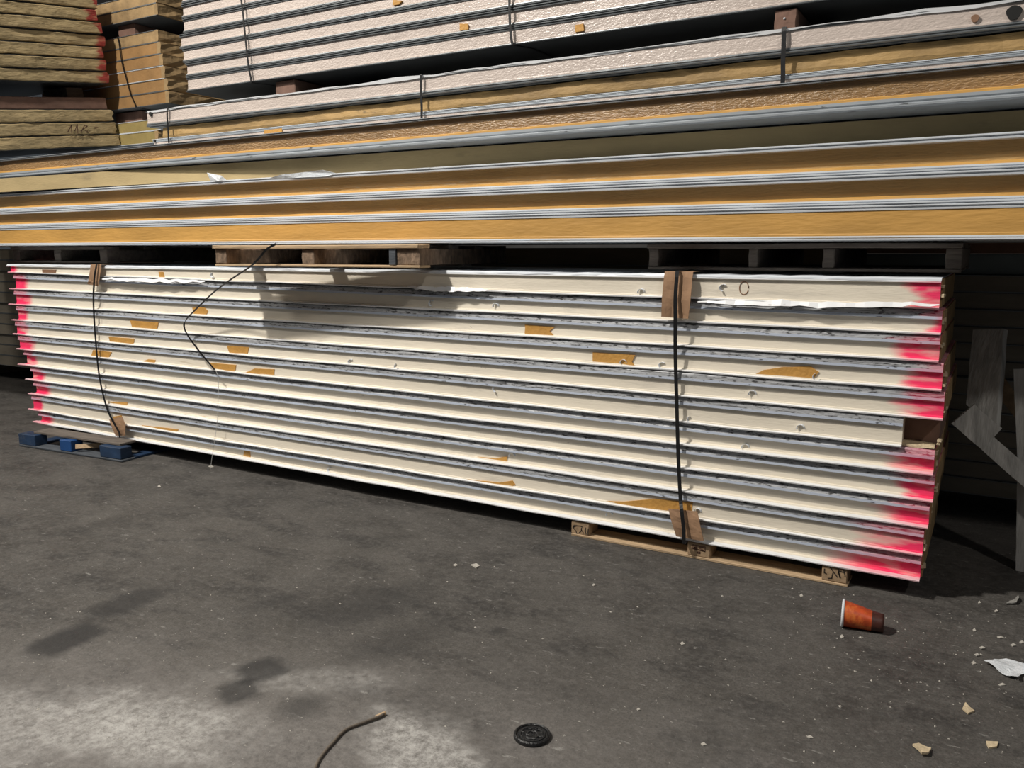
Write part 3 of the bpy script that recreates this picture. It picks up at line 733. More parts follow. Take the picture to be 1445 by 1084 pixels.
# P4 : flat, skewed and set back
sk = 0.042
r4 = thing('insulated_panel', (XR, 0.004 + sk * (XR + 5.0), zB[3] + 0.004), 'plain flat brown edged panel set back askew between flanged panels', 'insulated panel', gB, (0, 0, math.atan(sk)))
T4 = zB[4] - zB[3] - 0.010
yw = wob(77, 0.001)
loft('foam_core', [(0.0, 'b', 0.002), (0.0, 'b', 0.045), (0.0, 't', -0.002), (0.85, 't', -0.002), (0.85, 'b', 0.002)], 0, -LB, const(0), const(T4), yw, 'flat_foam', r4, rough=0.0008)
loft('bottom_skin', [(0.003, 'b', 0), (0.003, 'b', 0.002), (0.85, 'b', 0.002), (0.85, 'b', 0)], 0, -LB, const(0), const(T4), yw, 'dark_skin', r4)
loft('top_skin', [(0.003, 't', 0), (0.003, 't', -0.002), (0.85, 't', -0.002), (0.85, 't', 0)], 0, -LB, const(0), const(T4), yw, 'dark_skin', r4)
flange_panel('glossy brown filmed panel on top of the long amber stack', gB, (XR, 0.0, zB[4]), zB[5] - zB[4] - 0.001, 0.022, 'brown_film', 'mid_skin', LB, hb=0.034, ht=0.012, seed=5)
# shreds of foil lying on the third panel
def shred(name, label, pix, Y0, mat, cat='plastic scrap', thick=0.0015):
    c = PX(pix[0][0], pix[0][1], Y0); vs = []
    for k, (x, y) in enumerate(pix):
        p = PX(x, y, Y0 - 0.010 * (k % 2)); vs.append(p - c)
    n = len(vs)
    root = link(name, vs + [p + Vector((0, thick + 0.001, 0.001)) for p in vs], [tuple(range(n)), tuple(range(2 * n - 1, n - 1, -1))] + [(k, (k + 1) % n, n + (k + 1) % n, n + k) for k in range(n)], mat)
    root.location = c
    return tag(root, label, cat, 'plastic shreds on the long amber stack')
shred('plastic_shred', 'white pointed plastic shred poking out on the long amber stack', [(297, 255), (292, 244), (301, 246), (312, 248), (319, 254), (308, 256)], 0.0, 'white_scrap')
shred('plastic_shred', 'silvery film shred lying along the long amber stack', [(375, 253), (395, 247), (430, 243), (455, 240), (475, 245), (460, 249), (420, 251)], -0.002, 'clear_film')

# ================================================================== STACK C : thin blush panels with dark strap
YC = 0.25 * S
xc0 = PX(206, 160, YC).x; xcR = 1.2
zC = [zB[5] + 0.0035, 2.452 * S, 2.551 * S, 2.665 * S]
gC = 'panels in the low strapped bundle'
LC = xcR - xc0
c1 = flange_panel('blush edged panel at the bottom of the low strapped bundle', gC, (xcR, YC, zC[0]), zC[1] - zC[0] - 0.004, 0.005, 'blush_film', 'mid_skin', LC - 0.05, hb=0.010, ht=0.012, seed=11, bead=False)
c2 = thing('insulated_panel', (xcR, YC + 0.028, zC[1]), 'mustard foam edged panel in the middle of the low strapped bundle', 'insulated panel', gC)
T = zC[2] - zC[1] - 0.001
loft('foam_core', [(0.0, 'b', 0.009), (-0.004, 'b', 0.02), (0.0, 'b', 0.05), (0.0, 't', -0.009), (0.9, 't', -0.004), (0.9, 'b', 0.004)], 0, -LC + 0.12, const(0), const(T), wob(9, 0.004), 'mustard_foam', c2, step=0.05, rough=0.005)
loft('bottom_skin', [(-0.02, 'b', 0), (-0.02, 'b', 0.003), (0.9, 'b', 0.003), (0.9, 'b', 0)], 0, -LC + 0.02, const(0), const(T), wob(9, 0.002), 'pale_skin', c2)
loft('top_skin', [(-0.02, 't', 0), (-0.02, 't', -0.003), (0.9, 't', -0.003), (0.9, 't', 0)], 0, -LC + 0.02, const(0), const(T), wob(9, 0.002), 'grey_skin', c2)
c3 = flange_panel('blush edged top panel of the low strapped bundle with a black spot', gC, (xcR, YC, zC[2]), zC[3] - zC[2] - 0.001, 0.004, 'blush_film', 'grey_skin', LC, hb=0.020, ht=0.008, seed=13, bead=True, amp=0.004)
# torn film along the top edge
pts = []; wd = []
for k in range(70):
    t = k / 69; x = -LC + 0.02 + t * (LC - 0.3)
    pts.append(Vector((x, -0.003, zC[3] - zC[2] - 0.003 + 0.005 * noise.noise(Vector((k * .35, 4, 1)))))); wd.append(max(0.003, 0.011 + 0.02 * noise.noise(Vector((k * .23, 1, 5)))))
ribbon('film_edge', pts, 0.015, 0.0015, 'white_steel', c3, wdir=(0, -0.3, 1), jit=0.003, widths=wd)
def disc(name, px, py, Y, r, mat, parent, dy=-0.004):
    p = PX(px, py, Y) - Vector(parent.location)
    poly_plate(name, [(p.x + r * (1 + .12 * math.sin(3 * a)) * math.cos(a), p.z + r * math.sin(a)) for a in [k * 2 * math.pi / 20 for k in range(20)]], p.y + dy, p.y + dy + 0.012, mat, parent)
disc('end_hole', 213, 161, YC, 0.013, 'hole_black', c3, -0.006)
disc('end_hole', 219, 199, YC, 0.009, 'hole_black', c1, -0.006)
disc('black_spot', 1431, 18, YC, 0.024, 'hole_black', c3)
disc('torn_patch', 1376, 26, YC, 0.013, 'tape_brown', c3)
def face_patch(pix, Y, mat, parent, name='torn_patch', dz=0.0):
    pp = [PX(x, y, Y) - Vector(parent.location) for x, y in pix]
    poly_plate(name, [(p.x, p.z + dz) for p in pp], -0.002 + (Y - parent.location.y), 0.012 + (Y - parent.location.y), mat, parent)
face_patch([(373, 180), (398, 177), (398, 183), (373, 187)], YC, 'amber_foam', c1, dz=-0.016)
def small_strap(label, group, path, Y, back, zt, zbm, width=0.013):
    front = spline([PX(x, y, Y) for x, y in path], 4)
    xt, xb = front[0].x, front[-1].x
    front = [p for p in front if zbm + 0.004 < p.z < zt - 0.002]
    pts = [Vector((xt, back, zt)), Vector((xt, Y + 0.002, zt))] + front + [Vector((xb, Y + 0.002, zbm)), Vector((xb, back, zbm))]
    return tag(ribbon('packing_strap', pts, width, 0.0016, 'black_strap', closed=True), label, 'strap', group)
gs = 'straps on the low bundle'
small_strap('black strap at the holed end of the low blush bundle', gs, [(236, 149), (236, 165), (237, 180), (238, 198)], YC - 0.013, YC + 1.16, zC[3] + 0.006, zC[0] - 0.0018)
small_strap('black strap round the low bundle beside the red wood block', gs, [(594, 106), (594, 125), (595, 150), (595, 166)], YC - 0.013, YC + 1.16, zC[3] + 0.006, zC[0] - 0.0018)
small_strap('bluish black strap round the low bundle below the nailed block', gs, [(1106, 44), (1106, 60), (1105, 85), (1105, 106)], YC - 0.013, YC + 1.16, zC[3] + 0.006, zC[0] - 0.0018, 0.018)

# ================================================================== dunnage + STACK D
YD = 0.30 * S
zD0 = PX(700, 67, YD).z
gW = 'wood blocks between the upper bundles'
def timber(label, pa, pb, ypx, Y, depth, z0, z1, mat, group, name='wood_block', nail=False):
    xa, xb = PX(pa, ypx, Y).x, PX(pb, ypx, Y).x
    root = thing(name, ((xa + xb) / 2, Y + depth / 2, z0), label, 'wood block', group)
    w = (xb - xa) / 2
    bbox('timber', -w, w, -depth / 2, depth / 2, 0.0005, z1 - z0 - 0.0005, mat, root, 0.004, 0.001, int(pa), 2, 0.003)
    if nail:
        o = bbox('nail_head', -0.008, 0.000, -depth / 2 - 0.004, -depth / 2 + 0.01, (z1 - z0) * .5, (z1 - z0) * .5 + 0.008, 'pale_skin', root, 0.002)
    return root
timber('dark brown wood block with a nail carrying the tall blush bundle', 1093, 1124, 28, YD + 0.01, 0.9, zC[3] + 0.009, zD0 - 0.007, 'red_wood', gW, nail=True)
timber('red-brown wood block under the tall bundle beside its bent strap', 388, 416, 116, YD + 0.03, 0.9, zC[3] + 0.009, zD0 - 0.007, 'red_wood', gW)
xd0 = PX(259, 120, YD).x; xdR = 1.25
nD = 9; pD = 0.0845
gD = 'panels in the tall blush bundle'
jr = random.Random(4)
Droot = []
for k in range(nD):
    up = nD - 1 - k
    lab = ['lowest', 'second lowest', 'third lowest', 'fourth lowest', 'fifth lowest', 'sixth lowest', 'seventh lowest', 'eighth lowest', 'uppermost'][k]
    Droot.append(flange_panel('%s blush filmed panel of the tall bundle on wood blocks' % lab, gD, (xdR, YD + jr.uniform(-.004, .004), zD0 + k * pD), pD - 0.001, 0.005 + 0.004 * (k % 2), 'blush_film',
                 'grey_skin', xdR - xd0 + jr.uniform(-.04, .03), hb=0.008 if k == 0 else 0.015, ht=0.016, seed=20 + k, bead=True, W=0.95))
bbox('underside', -(xdR - xd0) + 0.01, -0.01, 0.006, 0.94, -0.0015, 0.001, 'dark_skin', Droot[0], 0)
for pix in ([(811, 40), (823, 38), (824, 48), (812, 50)], [(649, 38), (660, 38), (661, 46), (649, 48)], [(555, 3), (567, 5), (563, 10), (555, 11)], [(954, -2), (970, -3), (966, 2), (955, 3)]):
    zc = sum(PX(x, y, YD).z for x, y in pix) / 4; k = int((zc - zD0) / pD)
    sh = zD0 + (k + 0.5) * pD - zc
    face_patch(pix, Droot[k].location.y, 'amber_foam', Droot[k], dz=sh * 0.6)
gs2 = 'straps on the tall blush bundle'
zDt = zD0 + nD * pD + 0.003
def dstrap(label, path, zb_pts):
    front = spline([PX(x, y, YD - 0.018) for x, y in path], 4)
    xt, xb = front[0].x, front[-1].x
    front = [Vector((xt, YD - 0.018, zDt))] + [p for p in front if p.z > zD0 - 0.003]
    pts = [Vector((xt, YD + 0.97, zDt))] + front + [Vector((xb, YD - 0.018, zD0 - 0.006))] + zb_pts + [Vector((zb_pts[-1].x, YD + 0.97, zD0 - 0.005))]
    return tag(ribbon('packing_strap', pts, 0.013, 0.0016, 'black_strap', closed=True), label, 'strap', gs2)
e = PX(352, 112, YD - .01)
dstrap('black strap down the tall bundle above the red-brown block, bent under it', [(339, -10), (343, 20), (347, 60), (351, 95), (354, 109)], [Vector((e.x + .03, YD + 0.02, zD0 - 0.006)), Vector((e.x + 0.06, YD + 0.10, zD0 - 0.005))])
e = PX(722, 60, YD - .01)
dstrap('black strap down the middle of the tall bundle, bent under its edge', [(719, -10), (719, 15), (720, 40), (722, 58), (725, 65)], [Vector((e.x + .03, YD + 0.02, zD0 - 0.006)), Vector((e.x + 0.06, YD + 0.10, zD0 - 0.005))])

# ================================================================== STACK E / F : cut foam ends, tilted
tilt = math.radians(8.0)
rotE = (0, -tilt, math.pi / 2)
Rm = Euler(rotE, 'XYZ').to_matrix(); nE = Rm @ Vector((0, 0, 1)); 
XE = PX(157, 100, 0.98).x
def foam_end(label, group, loc, T, Ln, mat, seed, spray, depth=2.2, top_skin=True):
    root = thing('insulated_panel', loc, label, 'insulated panel', group, rotE)
    yw = wob(seed, 0.008, 0.5, 3)
    core = [(0.004, 'b', 0.005), (0.0, 'b', T * .12), (-0.001, 'b', T * .4), (0.001, 'b', T * .7), (0.0, 'b', T * .9), (0.004, 't', -0.005), (depth, 't', -0.005), (depth, 'b', 0.005)]
    o = loft('foam_core', core, 0, -Ln, const(0), const(T), yw, mat, root, step=0.03, rough=0.0045, rough_end=0.014, seed=seed)
    o['spray'] = spray; o['plen'] = 10.0; o['sprayl'] = 0.0
    for nm, ref, s in (('bottom_skin', 'b', 1), ('top_skin', 't', -1)):
        loft(nm, [(0.012, ref, 0), (0.012, ref, s * 0.0028), (depth, ref, s * 0.0028), (depth, ref, 0)], -0.006, -Ln + 0.006, const(0), const(T), yw, 'dark_skin', root)
    return root
eR = PX(158, 118, 0.98); pE = (PX(158, 15, 0.98).z - eR.z) / 6 / nE.z
gE = 'cut foam panel ends stacked high'
erow = ['lowest', 'second lowest', 'third lowest', 'fourth lowest', 'fifth lowest', 'sixth lowest', 'seventh lowest', 'uppermost']
jr = random.Random(9)
for k in range(8):
    off = jr.uniform(-0.035, 0.01)
    loc = Vector((XE + jr.uniform(-.01, .01), eR.y, eR.z)) + nE * (k * pE) + (Rm @ Vector((off, 0, 0)))
    foam_end('%s panel of the high tilted foam stack with red-painted corners' % erow[k], gE, loc, pE - 0.003, 1.25, 'cut_foam', 31 + k, (0.06, 0.055, 0.06, 0.05, 0.02, 0.045, 0.03, 0.02)[k])
fR = PX(152, 155, 0.98); pFm = 0.094
gF = 'cut foam panels below the high stack'
frow = ['uppermost', 'middle, hand-scribbled', 'lowest']
for k in range(3):
    loc = Vector((XE, fR.y, fR.z)) - nE * ((k + 1) * pFm) + (Rm @ Vector((0.004 * k - 0.02, 0, 0)))
    q = foam_end('%s tilted cut foam panel below the red-cornered stack' % frow[k], gF, loc, pFm - 0.003, 1.25, 'cut_foam', 51 + k, 0.0)
    if k == 1:
        st = [[(-.42, .02), (-.38, .07), (-.39, .015)], [(-.36, .03), (-.33, .075), (-.34, .01)], [(-.31, .02), (-.27, .07), (-.25, .06), (-.29, .04), (-.25, .015)], [(-.19, .05), (-.165, .05)]]
        marks(q, Vector((0, -0.011, 0)), st, 0.006, 'stamp_ink', 'scribble')
# timber between the two foam stacks
root = thing('timber_board', (XE - 0.03, fR.y - 0.02, fR.z), 'dark brown board lying between the two cut foam stacks', 'wood board', None, rotE)
bbox('board', -1.15, 0, 0.02, 0.5, 0.001, 0.085, 'red_wood', root, 0.004, 0.002, 3)
bbox('cleat', -1.0, -0.8, 0.1, 0.5, 0.085, (eR.z - fR.z) / nE.z * 0.90, 'old_wood', root, 0.003)
bbox('cleat', -0.2, -0.06, 0.2, 0.5, 0.085, (eR.z - fR.z) / nE.z * 0.90, 'old_wood', root, 0.003)

# ================================================================== STACK G / H : bundles behind, ends showing
YG = 1.06
def block_panel(label, group, xr, Y, z, T, Ln, mat, skin, seed, W=0.95, stain=True):
    root = thing('insulated_panel', (xr, Y, z), label, 'insulated panel', group)
    yw = wob(seed, 0.002)
    fcore = loft('foam_core', [(0.004, 'b', 0.003), (0.004, 't', -0.003), (W, 't', -0.003), (W, 'b', 0.003)], -0.0, -Ln, const(0), const(T), yw, mat, root, step=0.1, rough=0.002, rough_end=0.003, seed=seed)
    loft('bottom_skin', [(0.0, 'b', 0), (0.0, 'b', 0.004), (W, 'b', 0.004), (W, 'b', 0)], -0.004, -Ln, const(0), const(T), yw, skin, root)
    loft('top_skin', [(0.0, 't', 0), (0.0, 't', -0.004), (W, 't', -0.004), (W, 't', 0)], -0.004, -Ln, const(0), const(T), yw, skin, root)
    # ragged cut end: a thin brown rind of foam on the end face
    rr = random.Random(seed)
    n = 12; vs = []; fs = []
    for i in range(n + 1):
        y = 0.0 + W * i / n
        for j, zz in enumerate((0.003, T * .35, T * .7, T - 0.003)):
            vs.append(Vector((0.002 + rr.uniform(0.002, 0.018), y, zz)))
    for i in range(n + 1):
        y = 0.0 + W * i / n
        for zz in (0.003, T * .35, T * .7, T - 0.003): vs.append(Vector((-0.03, y, zz)))
    o = 4 * (n + 1)
    for i in range(n):
        for j in range(3):
            q = (4 * i + j, 4 * i + j + 1, 4 * i + j + 5, 4 * i + j + 4); fs.append(q); fs.append(tuple(o + k for k in reversed(q)))
        for j in (0, 3): fs.append((4 * i + j, 4 * i + 4 + j, o + 4 * i + 4 + j, o + 4 * i + j))
    for i in (0, n):
        for j in range(3): fs.append((4 * i + j, 4 * i + j + 1, o + 4 * i + j + 1, o + 4 * i + j))
    link('cut_end', vs, fs, 'end_foam', fcore)
    return root
gG = 'panels with ragged brown ends behind the tall bundle'
gc = [(240, 145), (238, 127), (234, 110), (231, 92), (228, 75), (225, 58), (223, 41)]
zz = [PX(x, y, YG).z for x, y in gc]; xx = [PX(x, y, YG).x for x, y in gc]
names = ['lowest', 'second lowest', 'third lowest', 'fourth lowest', 'fifth lowest', 'topmost lower-bundle']
for k in range(6):
    block_panel('%s ragged-ended amber panel between the foam stack and tall bundle' % names[k], gG, xx[k] - 0.02, YG, zz[k], zz[k + 1] - zz[k] - 0.001, 1.6, 'orange_foam' if k < 5 else 'end_foam', 'grey_skin' if k != 2 else 'pale_skin', 61 + k)
zu = PX(217, 22, YG).z
for k in range(2):
    block_panel('%s panel of the ragged bundle raised on a wood block' % ('lower tan edged', 'upper tan edged')[k], gG, xx[5] - 0.01, YG, zu + k * 0.088, 0.087, 1.6, 'end_foam', 'grey_skin', 81 + k)
timber('pinkish wood block spacing the ragged panel bundles', 167, 190, 42, YG + 0.05, 0.7, zz[6] + 0.006, zu - 0.001, 'red_wood', gW)
front = spline([PX(x, y, YG - 0.010) for x, y in ((168, 60), (172, 88), (178, 110), (184, 132), (190, 146))], 4)
front = [p for p in front if zz[0] < p.z < zz[6]]
tag(ribbon('packing_strap', [Vector((front[0].x - 0.02, YG + 0.97, zz[6] + 0.004)), Vector((front[0].x - 0.02, YG - 0.006, zz[6] + 0.004))] + front + [Vector((front[-1].x + 0.01, YG - 0.006, zz[0] - 0.004)), Vector((front[-1].x + 0.01, YG + 0.97, zz[0] - 0.004))], 0.011, 0.0016, 'black_strap', closed=True), 'thin black strap slanting down the ragged amber panel bundle', 'strap')
YH = 1.02
hz = [PX(190, y, YH).z for y in (204, 187, 171)]
for k in range(2):
    block_panel('%s yellow foam edged panel behind the holed bundle end' % ('lower', 'upper')[k], 'yellow panels behind the low bundle', PX(222, 190, YH).x + 0.05 if k else PX(222, 190, YH).x, YH, hz[k] , hz[k + 1] - hz[k] - 0.001, 1.5, 'yellow_foam', 'pale_skin', 91 + k, W=0.9)
timber('low dark block between the yellow and the ragged panels', 162, 200, 160, YH + 0.12, 0.7, hz[2] + 0.001, zz[0] - 0.007, 'red_wood', gW)

# ================================================================== BACKGROUND STACKS
YR = 1.30
gR = 'dark panels stored in shade beyond the ragged corner'
zr0 = 0.115; nR = 13; pR_ = (1.20 - zr0) / nR
rt_names = ORD
for k in range(nR):
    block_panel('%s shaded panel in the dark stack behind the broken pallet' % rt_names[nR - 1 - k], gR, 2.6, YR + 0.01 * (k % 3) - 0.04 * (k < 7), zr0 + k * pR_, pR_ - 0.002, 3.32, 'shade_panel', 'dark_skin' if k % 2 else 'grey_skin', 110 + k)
tag(bbox('grey_board', -0.7, 2.6, YR + 0.06, YR + 0.5, zr0 + nR * pR_ + 0.001, zr0 + nR * pR_ + 0.10, 'teal_panel', None, 0.003), 'blue-grey board lying on the dark shaded stack', 'board')
tag(bbox('brown_board', -0.7, 2.6, YR + 0.03, YR + 0.5, zr0 + nR * pR_ + 0.102, zr0 + nR * pR_ + 0.20, 'red_wood', None, 0.003), 'brown board on the blue-grey board of the dark stack', 'board')
for k, xa in enumerate((-0.35, 0.9, 2.1)):
    tag(bbox('support_timber', xa, xa + 0.12, YR + 0.05, YR + 0.9, 0.0, zr0 - 0.001, 'old_wood', None, 0.005), 'squared timber holding the dark shaded stack off the floor', 'timber', 'timbers under the dark stack')
gL = 'dim grey panels beyond the far end'
YL = 1.30
for k in range(11):
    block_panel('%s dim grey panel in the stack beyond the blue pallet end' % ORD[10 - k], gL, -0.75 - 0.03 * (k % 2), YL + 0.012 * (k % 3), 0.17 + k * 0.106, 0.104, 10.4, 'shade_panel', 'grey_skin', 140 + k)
for k, xa in enumerate((-7.9, -9.4, -10.8)):
    tag(bbox('support_timber', xa, xa + 0.12, YL + 0.05, YL + 0.9, 0.0, 0.169, 'old_wood', None, 0.005), 'squared timber under the dim grey stack', 'timber', 'timbers under the dim grey stack')

# ================================================================== BROKEN PALLET leaning at the right
def QP(x, y, Y): return PX(x, y, Y)
Y1 = 0.55
base = PF(1425, 700)
bp = thing('broken_pallet', (PX(1400, 600, Y1).x, Y1, 0), 'broken grey wooden pallet leaning beside the ragged foam corner', 'broken pallet')
o = bp.location
def pl(name, a, b, w, t, mat, up, seed, ec=(0, 0)):
    return plank(name, a - o, b - o, w, t, mat, bp, up, seed, ec)
pl('board', QP(1397, 466, Y1 + .10), QP(1387, 588, Y1 + 0.01), 0.125, 0.035, 'grey_wood', (-0.45, -1, 0.1), 1, (0, -0.75))
pl('board', QP(1372, 606, Y1 - 0.02), QP(1480, 702, Y1 - 0.06), 0.07, 0.035, 'grey_wood', (-.2, -1, 0.35), 2)
pl('cleat', QP(1359, 584, Y1 - 0.03), QP(1399, 619, Y1 - 0.03), 0.115, 0.045, 'grey_wood', (-.2, -1, 0.35), 3, (0.0, 0.15))
pl('board', QP(1400, 530, Y1 + 0.16), QP(1446, 590, Y1 + 0.16), 0.06, 0.025, 'block_wood', (0, -1, 0.2), 4)
pl('post', QP(1441, 520, Y1 + 0.05), QP(1446, 660, Y1 + 0.02), 0.05, 0.05, 'grey_wood', (0, -1, 0), 5)
pl('post', QP(1446, 655, Y1 + 0.02), Vector((QP(1446, 700, Y1).x + 0.02, Y1 + 0.02, 0.0)), 0.05, 0.05, 'grey_wood', (0, -1, 0), 6)

# ================================================================== THINGS ON THE FLOOR
# paper cup lying on its side
ca = PF(1187, 889); cb = PF(1241, 894)
ax = (cb - ca); ax.z = 0; Lc = 0.135; ax.normalize()
ax = (Matrix.Rotation(math.radians(-12), 3, 'Z') @ ax)
R0, R1 = 0.046, 0.032
tiltc = math.atan((R0 - R1) / Lc)
cup = thing('paper_cup', ca, 'crushed orange-red paper cup lying on its side on the concrete', 'cup')
yaw = math.atan2(ax.y, ax.x)
def cup_pt(s, r, a):
    cz = R0 - s * math.sin(tiltc)
    crush = 1 - 0.10 * math.exp(-((s - 0.10) / 0.03) ** 2) * max(0, math.sin(a))
    return Vector((s * math.cos(tiltc), r * math.cos(a), cz + r * math.sin(a) * crush + 0.0005))
def cup_surf(name, ss, mat, closed=False):
    vs = []; fs = []; n = 28
    for (s, r) in ss:
        for k in range(n):
            p = cup_pt(s, r, 2 * math.pi * k / n)
            vs.append(Matrix.Rotation(yaw, 3, 'Z') @ (p + Vector((0, R0 * 0.9, 0))))
    for i in range(len(ss) - 1):
        for k in range(n): fs.append((i * n + k, i * n + (k + 1) % n, (i + 1) * n + (k + 1) % n, (i + 1) * n + k))
    if closed: fs.append(tuple((len(ss) - 1) * n + k for k in range(n)))
    return link(name, vs, fs, mat, cup, smooth=True)
def rad(s): return R0 + (R1 - R0) * s / Lc
cup_surf('printed_wall', [(s, rad(s)) for s in (0.004, 0.02, 0.04, 0.06, 0.08, 0.096)], 'cup_print')
cup_surf('dark_foot', [(s, rad(s)) for s in (0.096, 0.105, 0.115, 0.125, 0.135)] + [(0.135, R1 - 0.003), (0.128, R1 - 0.004), (0.127, 0.002)], 'cup_foot', True)
cup_surf('white_rim', [(0.006, R0 + 0.0005), (0.004, R0 + 0.003), (0.0, R0 + 0.0035), (-0.003, R0 + 0.001), (-0.001, R0 - 0.002), (0.006, R0 - 0.002)], 'cup_white')
cup_surf('white_lining', [(s, rad(s) - 0.0015) for s in (0.004, 0.04, 0.08, 0.122)] + [(0.122, 0.002)], 'cup_white', True)

# black lid
c = PF(751, 1040)
lid = thing('black_lid', c, 'round ridged black plastic lid on the dusty concrete', 'lid')
def lathe(name, prof, mat, parent, n=36):
    vs = []; fs = []
    for (r, z) in prof:
        for k in range(n): vs.append(Vector((r * math.cos(2 * math.pi * k / n), r * math.sin(2 * math.pi * k / n), z)))
    for i in range(len(prof) - 1):
        for k in range(n): fs.append((i * n + k, i * n + (k + 1) % n, (i + 1) * n + (k + 1) % n, (i + 1) * n + k))
    fs.append(tuple(range(n))); fs.append(tuple((len(prof) - 1) * n + k for k in range(n)))
    return link(name, vs, fs, mat, parent)
lathe('rim', [(0.045, 0.0), (0.0505, 0.001), (0.0515, 0.004), (0.050, 0.010), (0.046, 0.0125), (0.043, 0.010), (0.043, 0.004)], 'black_plastic', lid)
lathe('crown', [(0.043, 0.002), (0.042, 0.008), (0.037, 0.0075), (0.036, 0.010), (0.031, 0.0105), (0.029, 0.007), (0.021, 0.0065), (0.019, 0.009), (0.014, 0.0092), (0.012, 0.0065), (0.001, 0.0062)], 'black_plastic', lid)
rr = random.Random(3)
for k in range(14):
    a = rr.uniform(0, 6.28); d = rr.uniform(0.01, 0.036)
    bbox('ridge', d * math.cos(a) - .006, d * math.cos(a) + .006, d * math.sin(a) - .0015, d * math.sin(a) + .0015, 0.006, 0.0105, 'black_plastic', lid, 0.001)

# brown cable end
cp = [PF(542, 1007, .006), PF(536, 1011, .007), PF(515, 1019, .006), PF(488, 1030, .005), PF(470, 1048, .005), PF(453, 1068, .005), PF(443, 1090, .005), PF(436, 1130, .005)]
cab = thing('cable', PF(488, 1030), 'thin brown cable curving over the dusty concrete', 'cable')
tube('sheath', [p - cab.location for p in spline(cp, 6)], 0.0045, 'cable', cab)
e0 = PF(542, 1007, .006) - cab.location; e1 = PF(531, 1012, .007) - cab.location
tube('bare_end', [e0 + (e0 - e1).normalized() * 0.004, e0, e1], 0.0056, 'pale_wood', cab)

def scrap(name, label, pix, mat, cat, group=None, h=0.006, wav=0.008, seed=0, lift=0.001):
    """thin curled piece lying on the floor with outline pix"""
    P = [PF(x, y) for x, y in pix]; c = sum(P, Vector()) / len(P)
    rim = []
    for i in range(len(P)):
        for t in (0, .25, .5, .75):
            q = P[i].lerp(P[(i + 1) % len(P)], t) - c
            q *= 1 + 0.10 * noise.noise(q * 60 + Vector((seed, 0, 0)))
            rim.append(q)
    n = len(rim); rings = [1.0, 0.7, 0.35]; vs = []
    for s in rings:
        for q in rim:
            p = q * s; p.z = lift + max(0, wav * (0.5 + noise.noise(p * 14 + Vector((seed * 3, 1, 0)))))
            vs.append(p)
    vs.append(Vector((0, 0, lift + wav * 0.6)))
    top = len(vs)
    vs += [p + Vector((0, 0, h)) for p in vs]
    fs = []
    for s in (0, top):
        for r_ in range(2):
            for k in range(n): fs.append((s + r_ * n + k, s + r_ * n + (k + 1) % n, s + (r_ + 1) * n + (k + 1) % n, s + (r_ + 1) * n + k))
        for k in range(n): fs.append((s + 2 * n + k, s + 2 * n + (k + 1) % n, s + 3 * n))
    for k in range(n): fs.append((k, (k + 1) % n, top + (k + 1) % n, top + k))
    zmin = min(v_.z for v_ in vs)
    for v_ in vs: v_.z -= zmin
    ob = link(name, vs, fs, mat); ob.location = c
    return tag(ob, label, cat, group)
scrap('plastic_scrap', 'large torn white plastic scrap with frayed end on the concrete', [(1388, 937), (1398, 936), (1403, 931), (1425, 934), (1448, 941), (1452, 952), (1440, 956), (1436, 963), (1420, 957), (1402, 946)], 'white_scrap', 'plastic scrap', h=0.0015, wav=0.02, seed=1)
gch = 'foam chips on the concrete'
scrap('foam_chip', 'largest tan foam chip on the concrete near the black lid side', [(1288, 1054), (1296, 1051), (1305, 1056), (1314, 1059), (1309, 1069), (1300, 1069)], 'foam_chip', 'foam chip', gch, h=0.006, wav=0.010, seed=2)
scrap('foam_chip', 'pointed tan foam chip between the white scrap and other chips', [(1358, 1003), (1362, 995), (1367, 1000), (1375, 1005), (1366, 1009)], 'foam_chip', 'foam chip', gch, h=0.005, wav=0.010, seed=3)
scrap('foam_chip', 'flat tan foam chip lying beside the largest chip', [(1391, 1048), (1408, 1049), (1407, 1056), (1395, 1057)], 'foam_chip', 'foam chip', gch, h=0.005, wav=0.006, seed=4)
scrap('foam_chip', 'small cream foam chip alone in front of the long stack', [(665, 799), (672, 797), (677, 800), (672, 803)], 'pale_chip', 'foam chip', gch, h=0.006, wav=0.004, seed=5)
scrap('foam_chip', 'crumpled grey chip in the shade beside the broken pallet', [(1419, 854), (1425, 849), (1433, 850), (1437, 842), (1438, 848), (1434, 854)], 'dark_chip', 'foam chip', gch, h=0.004, wav=0.03, seed=6)
gc2 = 'small pale chips around the white scrap'
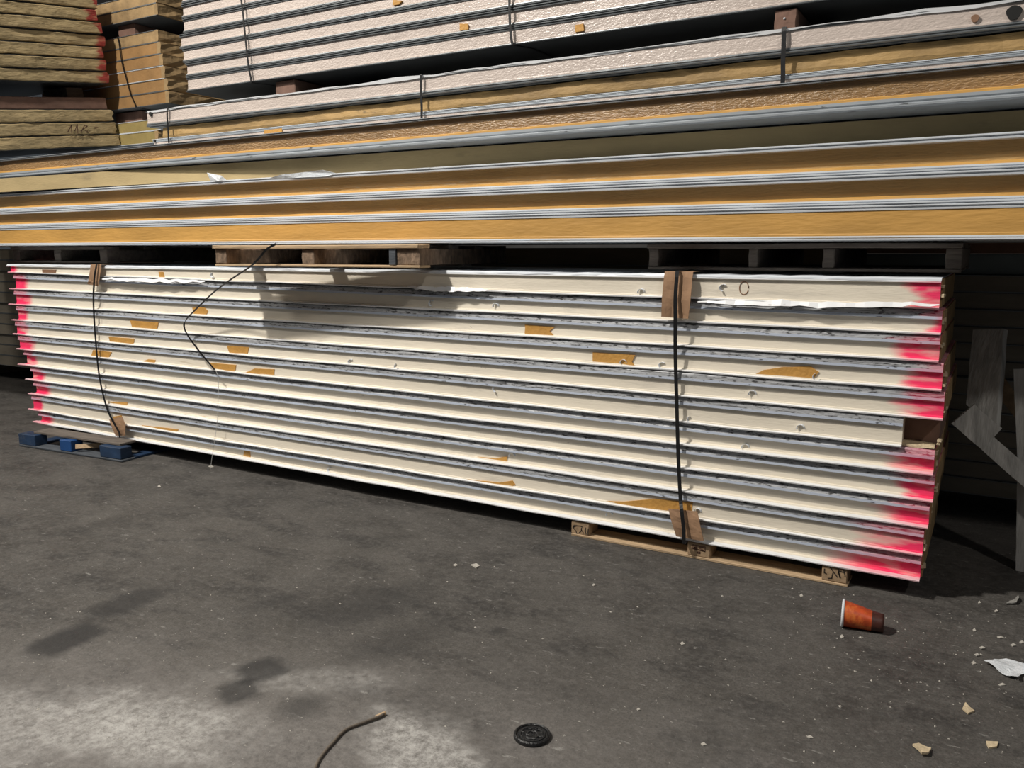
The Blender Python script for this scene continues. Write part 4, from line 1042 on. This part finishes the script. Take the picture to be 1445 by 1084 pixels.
for k, (x, y, w, hh) in enumerate(((1412, 900, 10, 3), (1386, 915, 9, 4), (1379, 925, 8, 4), (1430, 911, 9, 4), (1414, 967, 11, 3), (1406, 863, 6, 3), (1374, 936, 7, 5), (1442, 907, 7, 3), (1375, 890, 5, 4), (1382, 851, 4, 3))):
    scrap('pale_chip', 'small pale foam chip on the concrete around the white plastic scrap', [(x - w / 2, y), (x, y - hh / 2), (x + w / 2, y + hh * .3), (x - w * .1, y + hh / 2)], 'pale_chip', 'foam chip', gc2, h=0.003, wav=0.006, seed=10 + k)
gc3 = 'white crumbs in the open aisle'
for k, (x, y, w, hh) in enumerate(((643, 798, 7, 3), (963, 909, 6, 4), (993, 1051, 8, 4), (1188, 899, 6, 5), (901, 1002, 5, 3), (1131, 841, 5, 4), (225, 687, 5, 3), (298, 659, 8, 3), (1143, 1041, 9, 4), (838, 826, 5, 3))):
    scrap('pale_chip', 'tiny white crumb on the open concrete aisle', [(x - w / 2, y), (x, y - hh / 2), (x + w / 2, y + hh * .3), (x - w * .1, y + hh / 2)], 'pale_chip', 'foam chip', gc3, h=0.003, wav=0.004, seed=30 + k)
# uncountable fine crumbs
rr = random.Random(12); vs = []; fs = []
for k in range(520):
    x = rr.uniform(20, 1440); y = rr.uniform(700, 1080) if rr.random() < .75 else rr.uniform(840, 1000)
    if rr.random() < .35: x = rr.uniform(1100, 1440)
    p = PF(x, y)
    if p.y > -0.02: continue
    s = rr.uniform(0.0012, 0.0042) * (1 if rr.random() < .9 else 1.6); a = rr.uniform(0, 6.28); b = len(vs)
    for q in range(3): vs.append(p + Vector((s * rr.uniform(.5, 1.6) * math.cos(a + q * 2.1), s * rr.uniform(.5, 1.2) * math.sin(a + q * 2.1), 0.0002)))
    vs.append(p + Vector((0, 0, s * 0.8)))
    fs += [(b, b + 1, b + 3), (b + 1, b + 2, b + 3), (b + 2, b, b + 3), (b, b + 2, b + 1)]
tag(link('floor_crumbs', vs, fs, 'pale_chip'), 'fine white foam crumbs strewn over the dark concrete floor', 'crumbs', None, 'stuff')
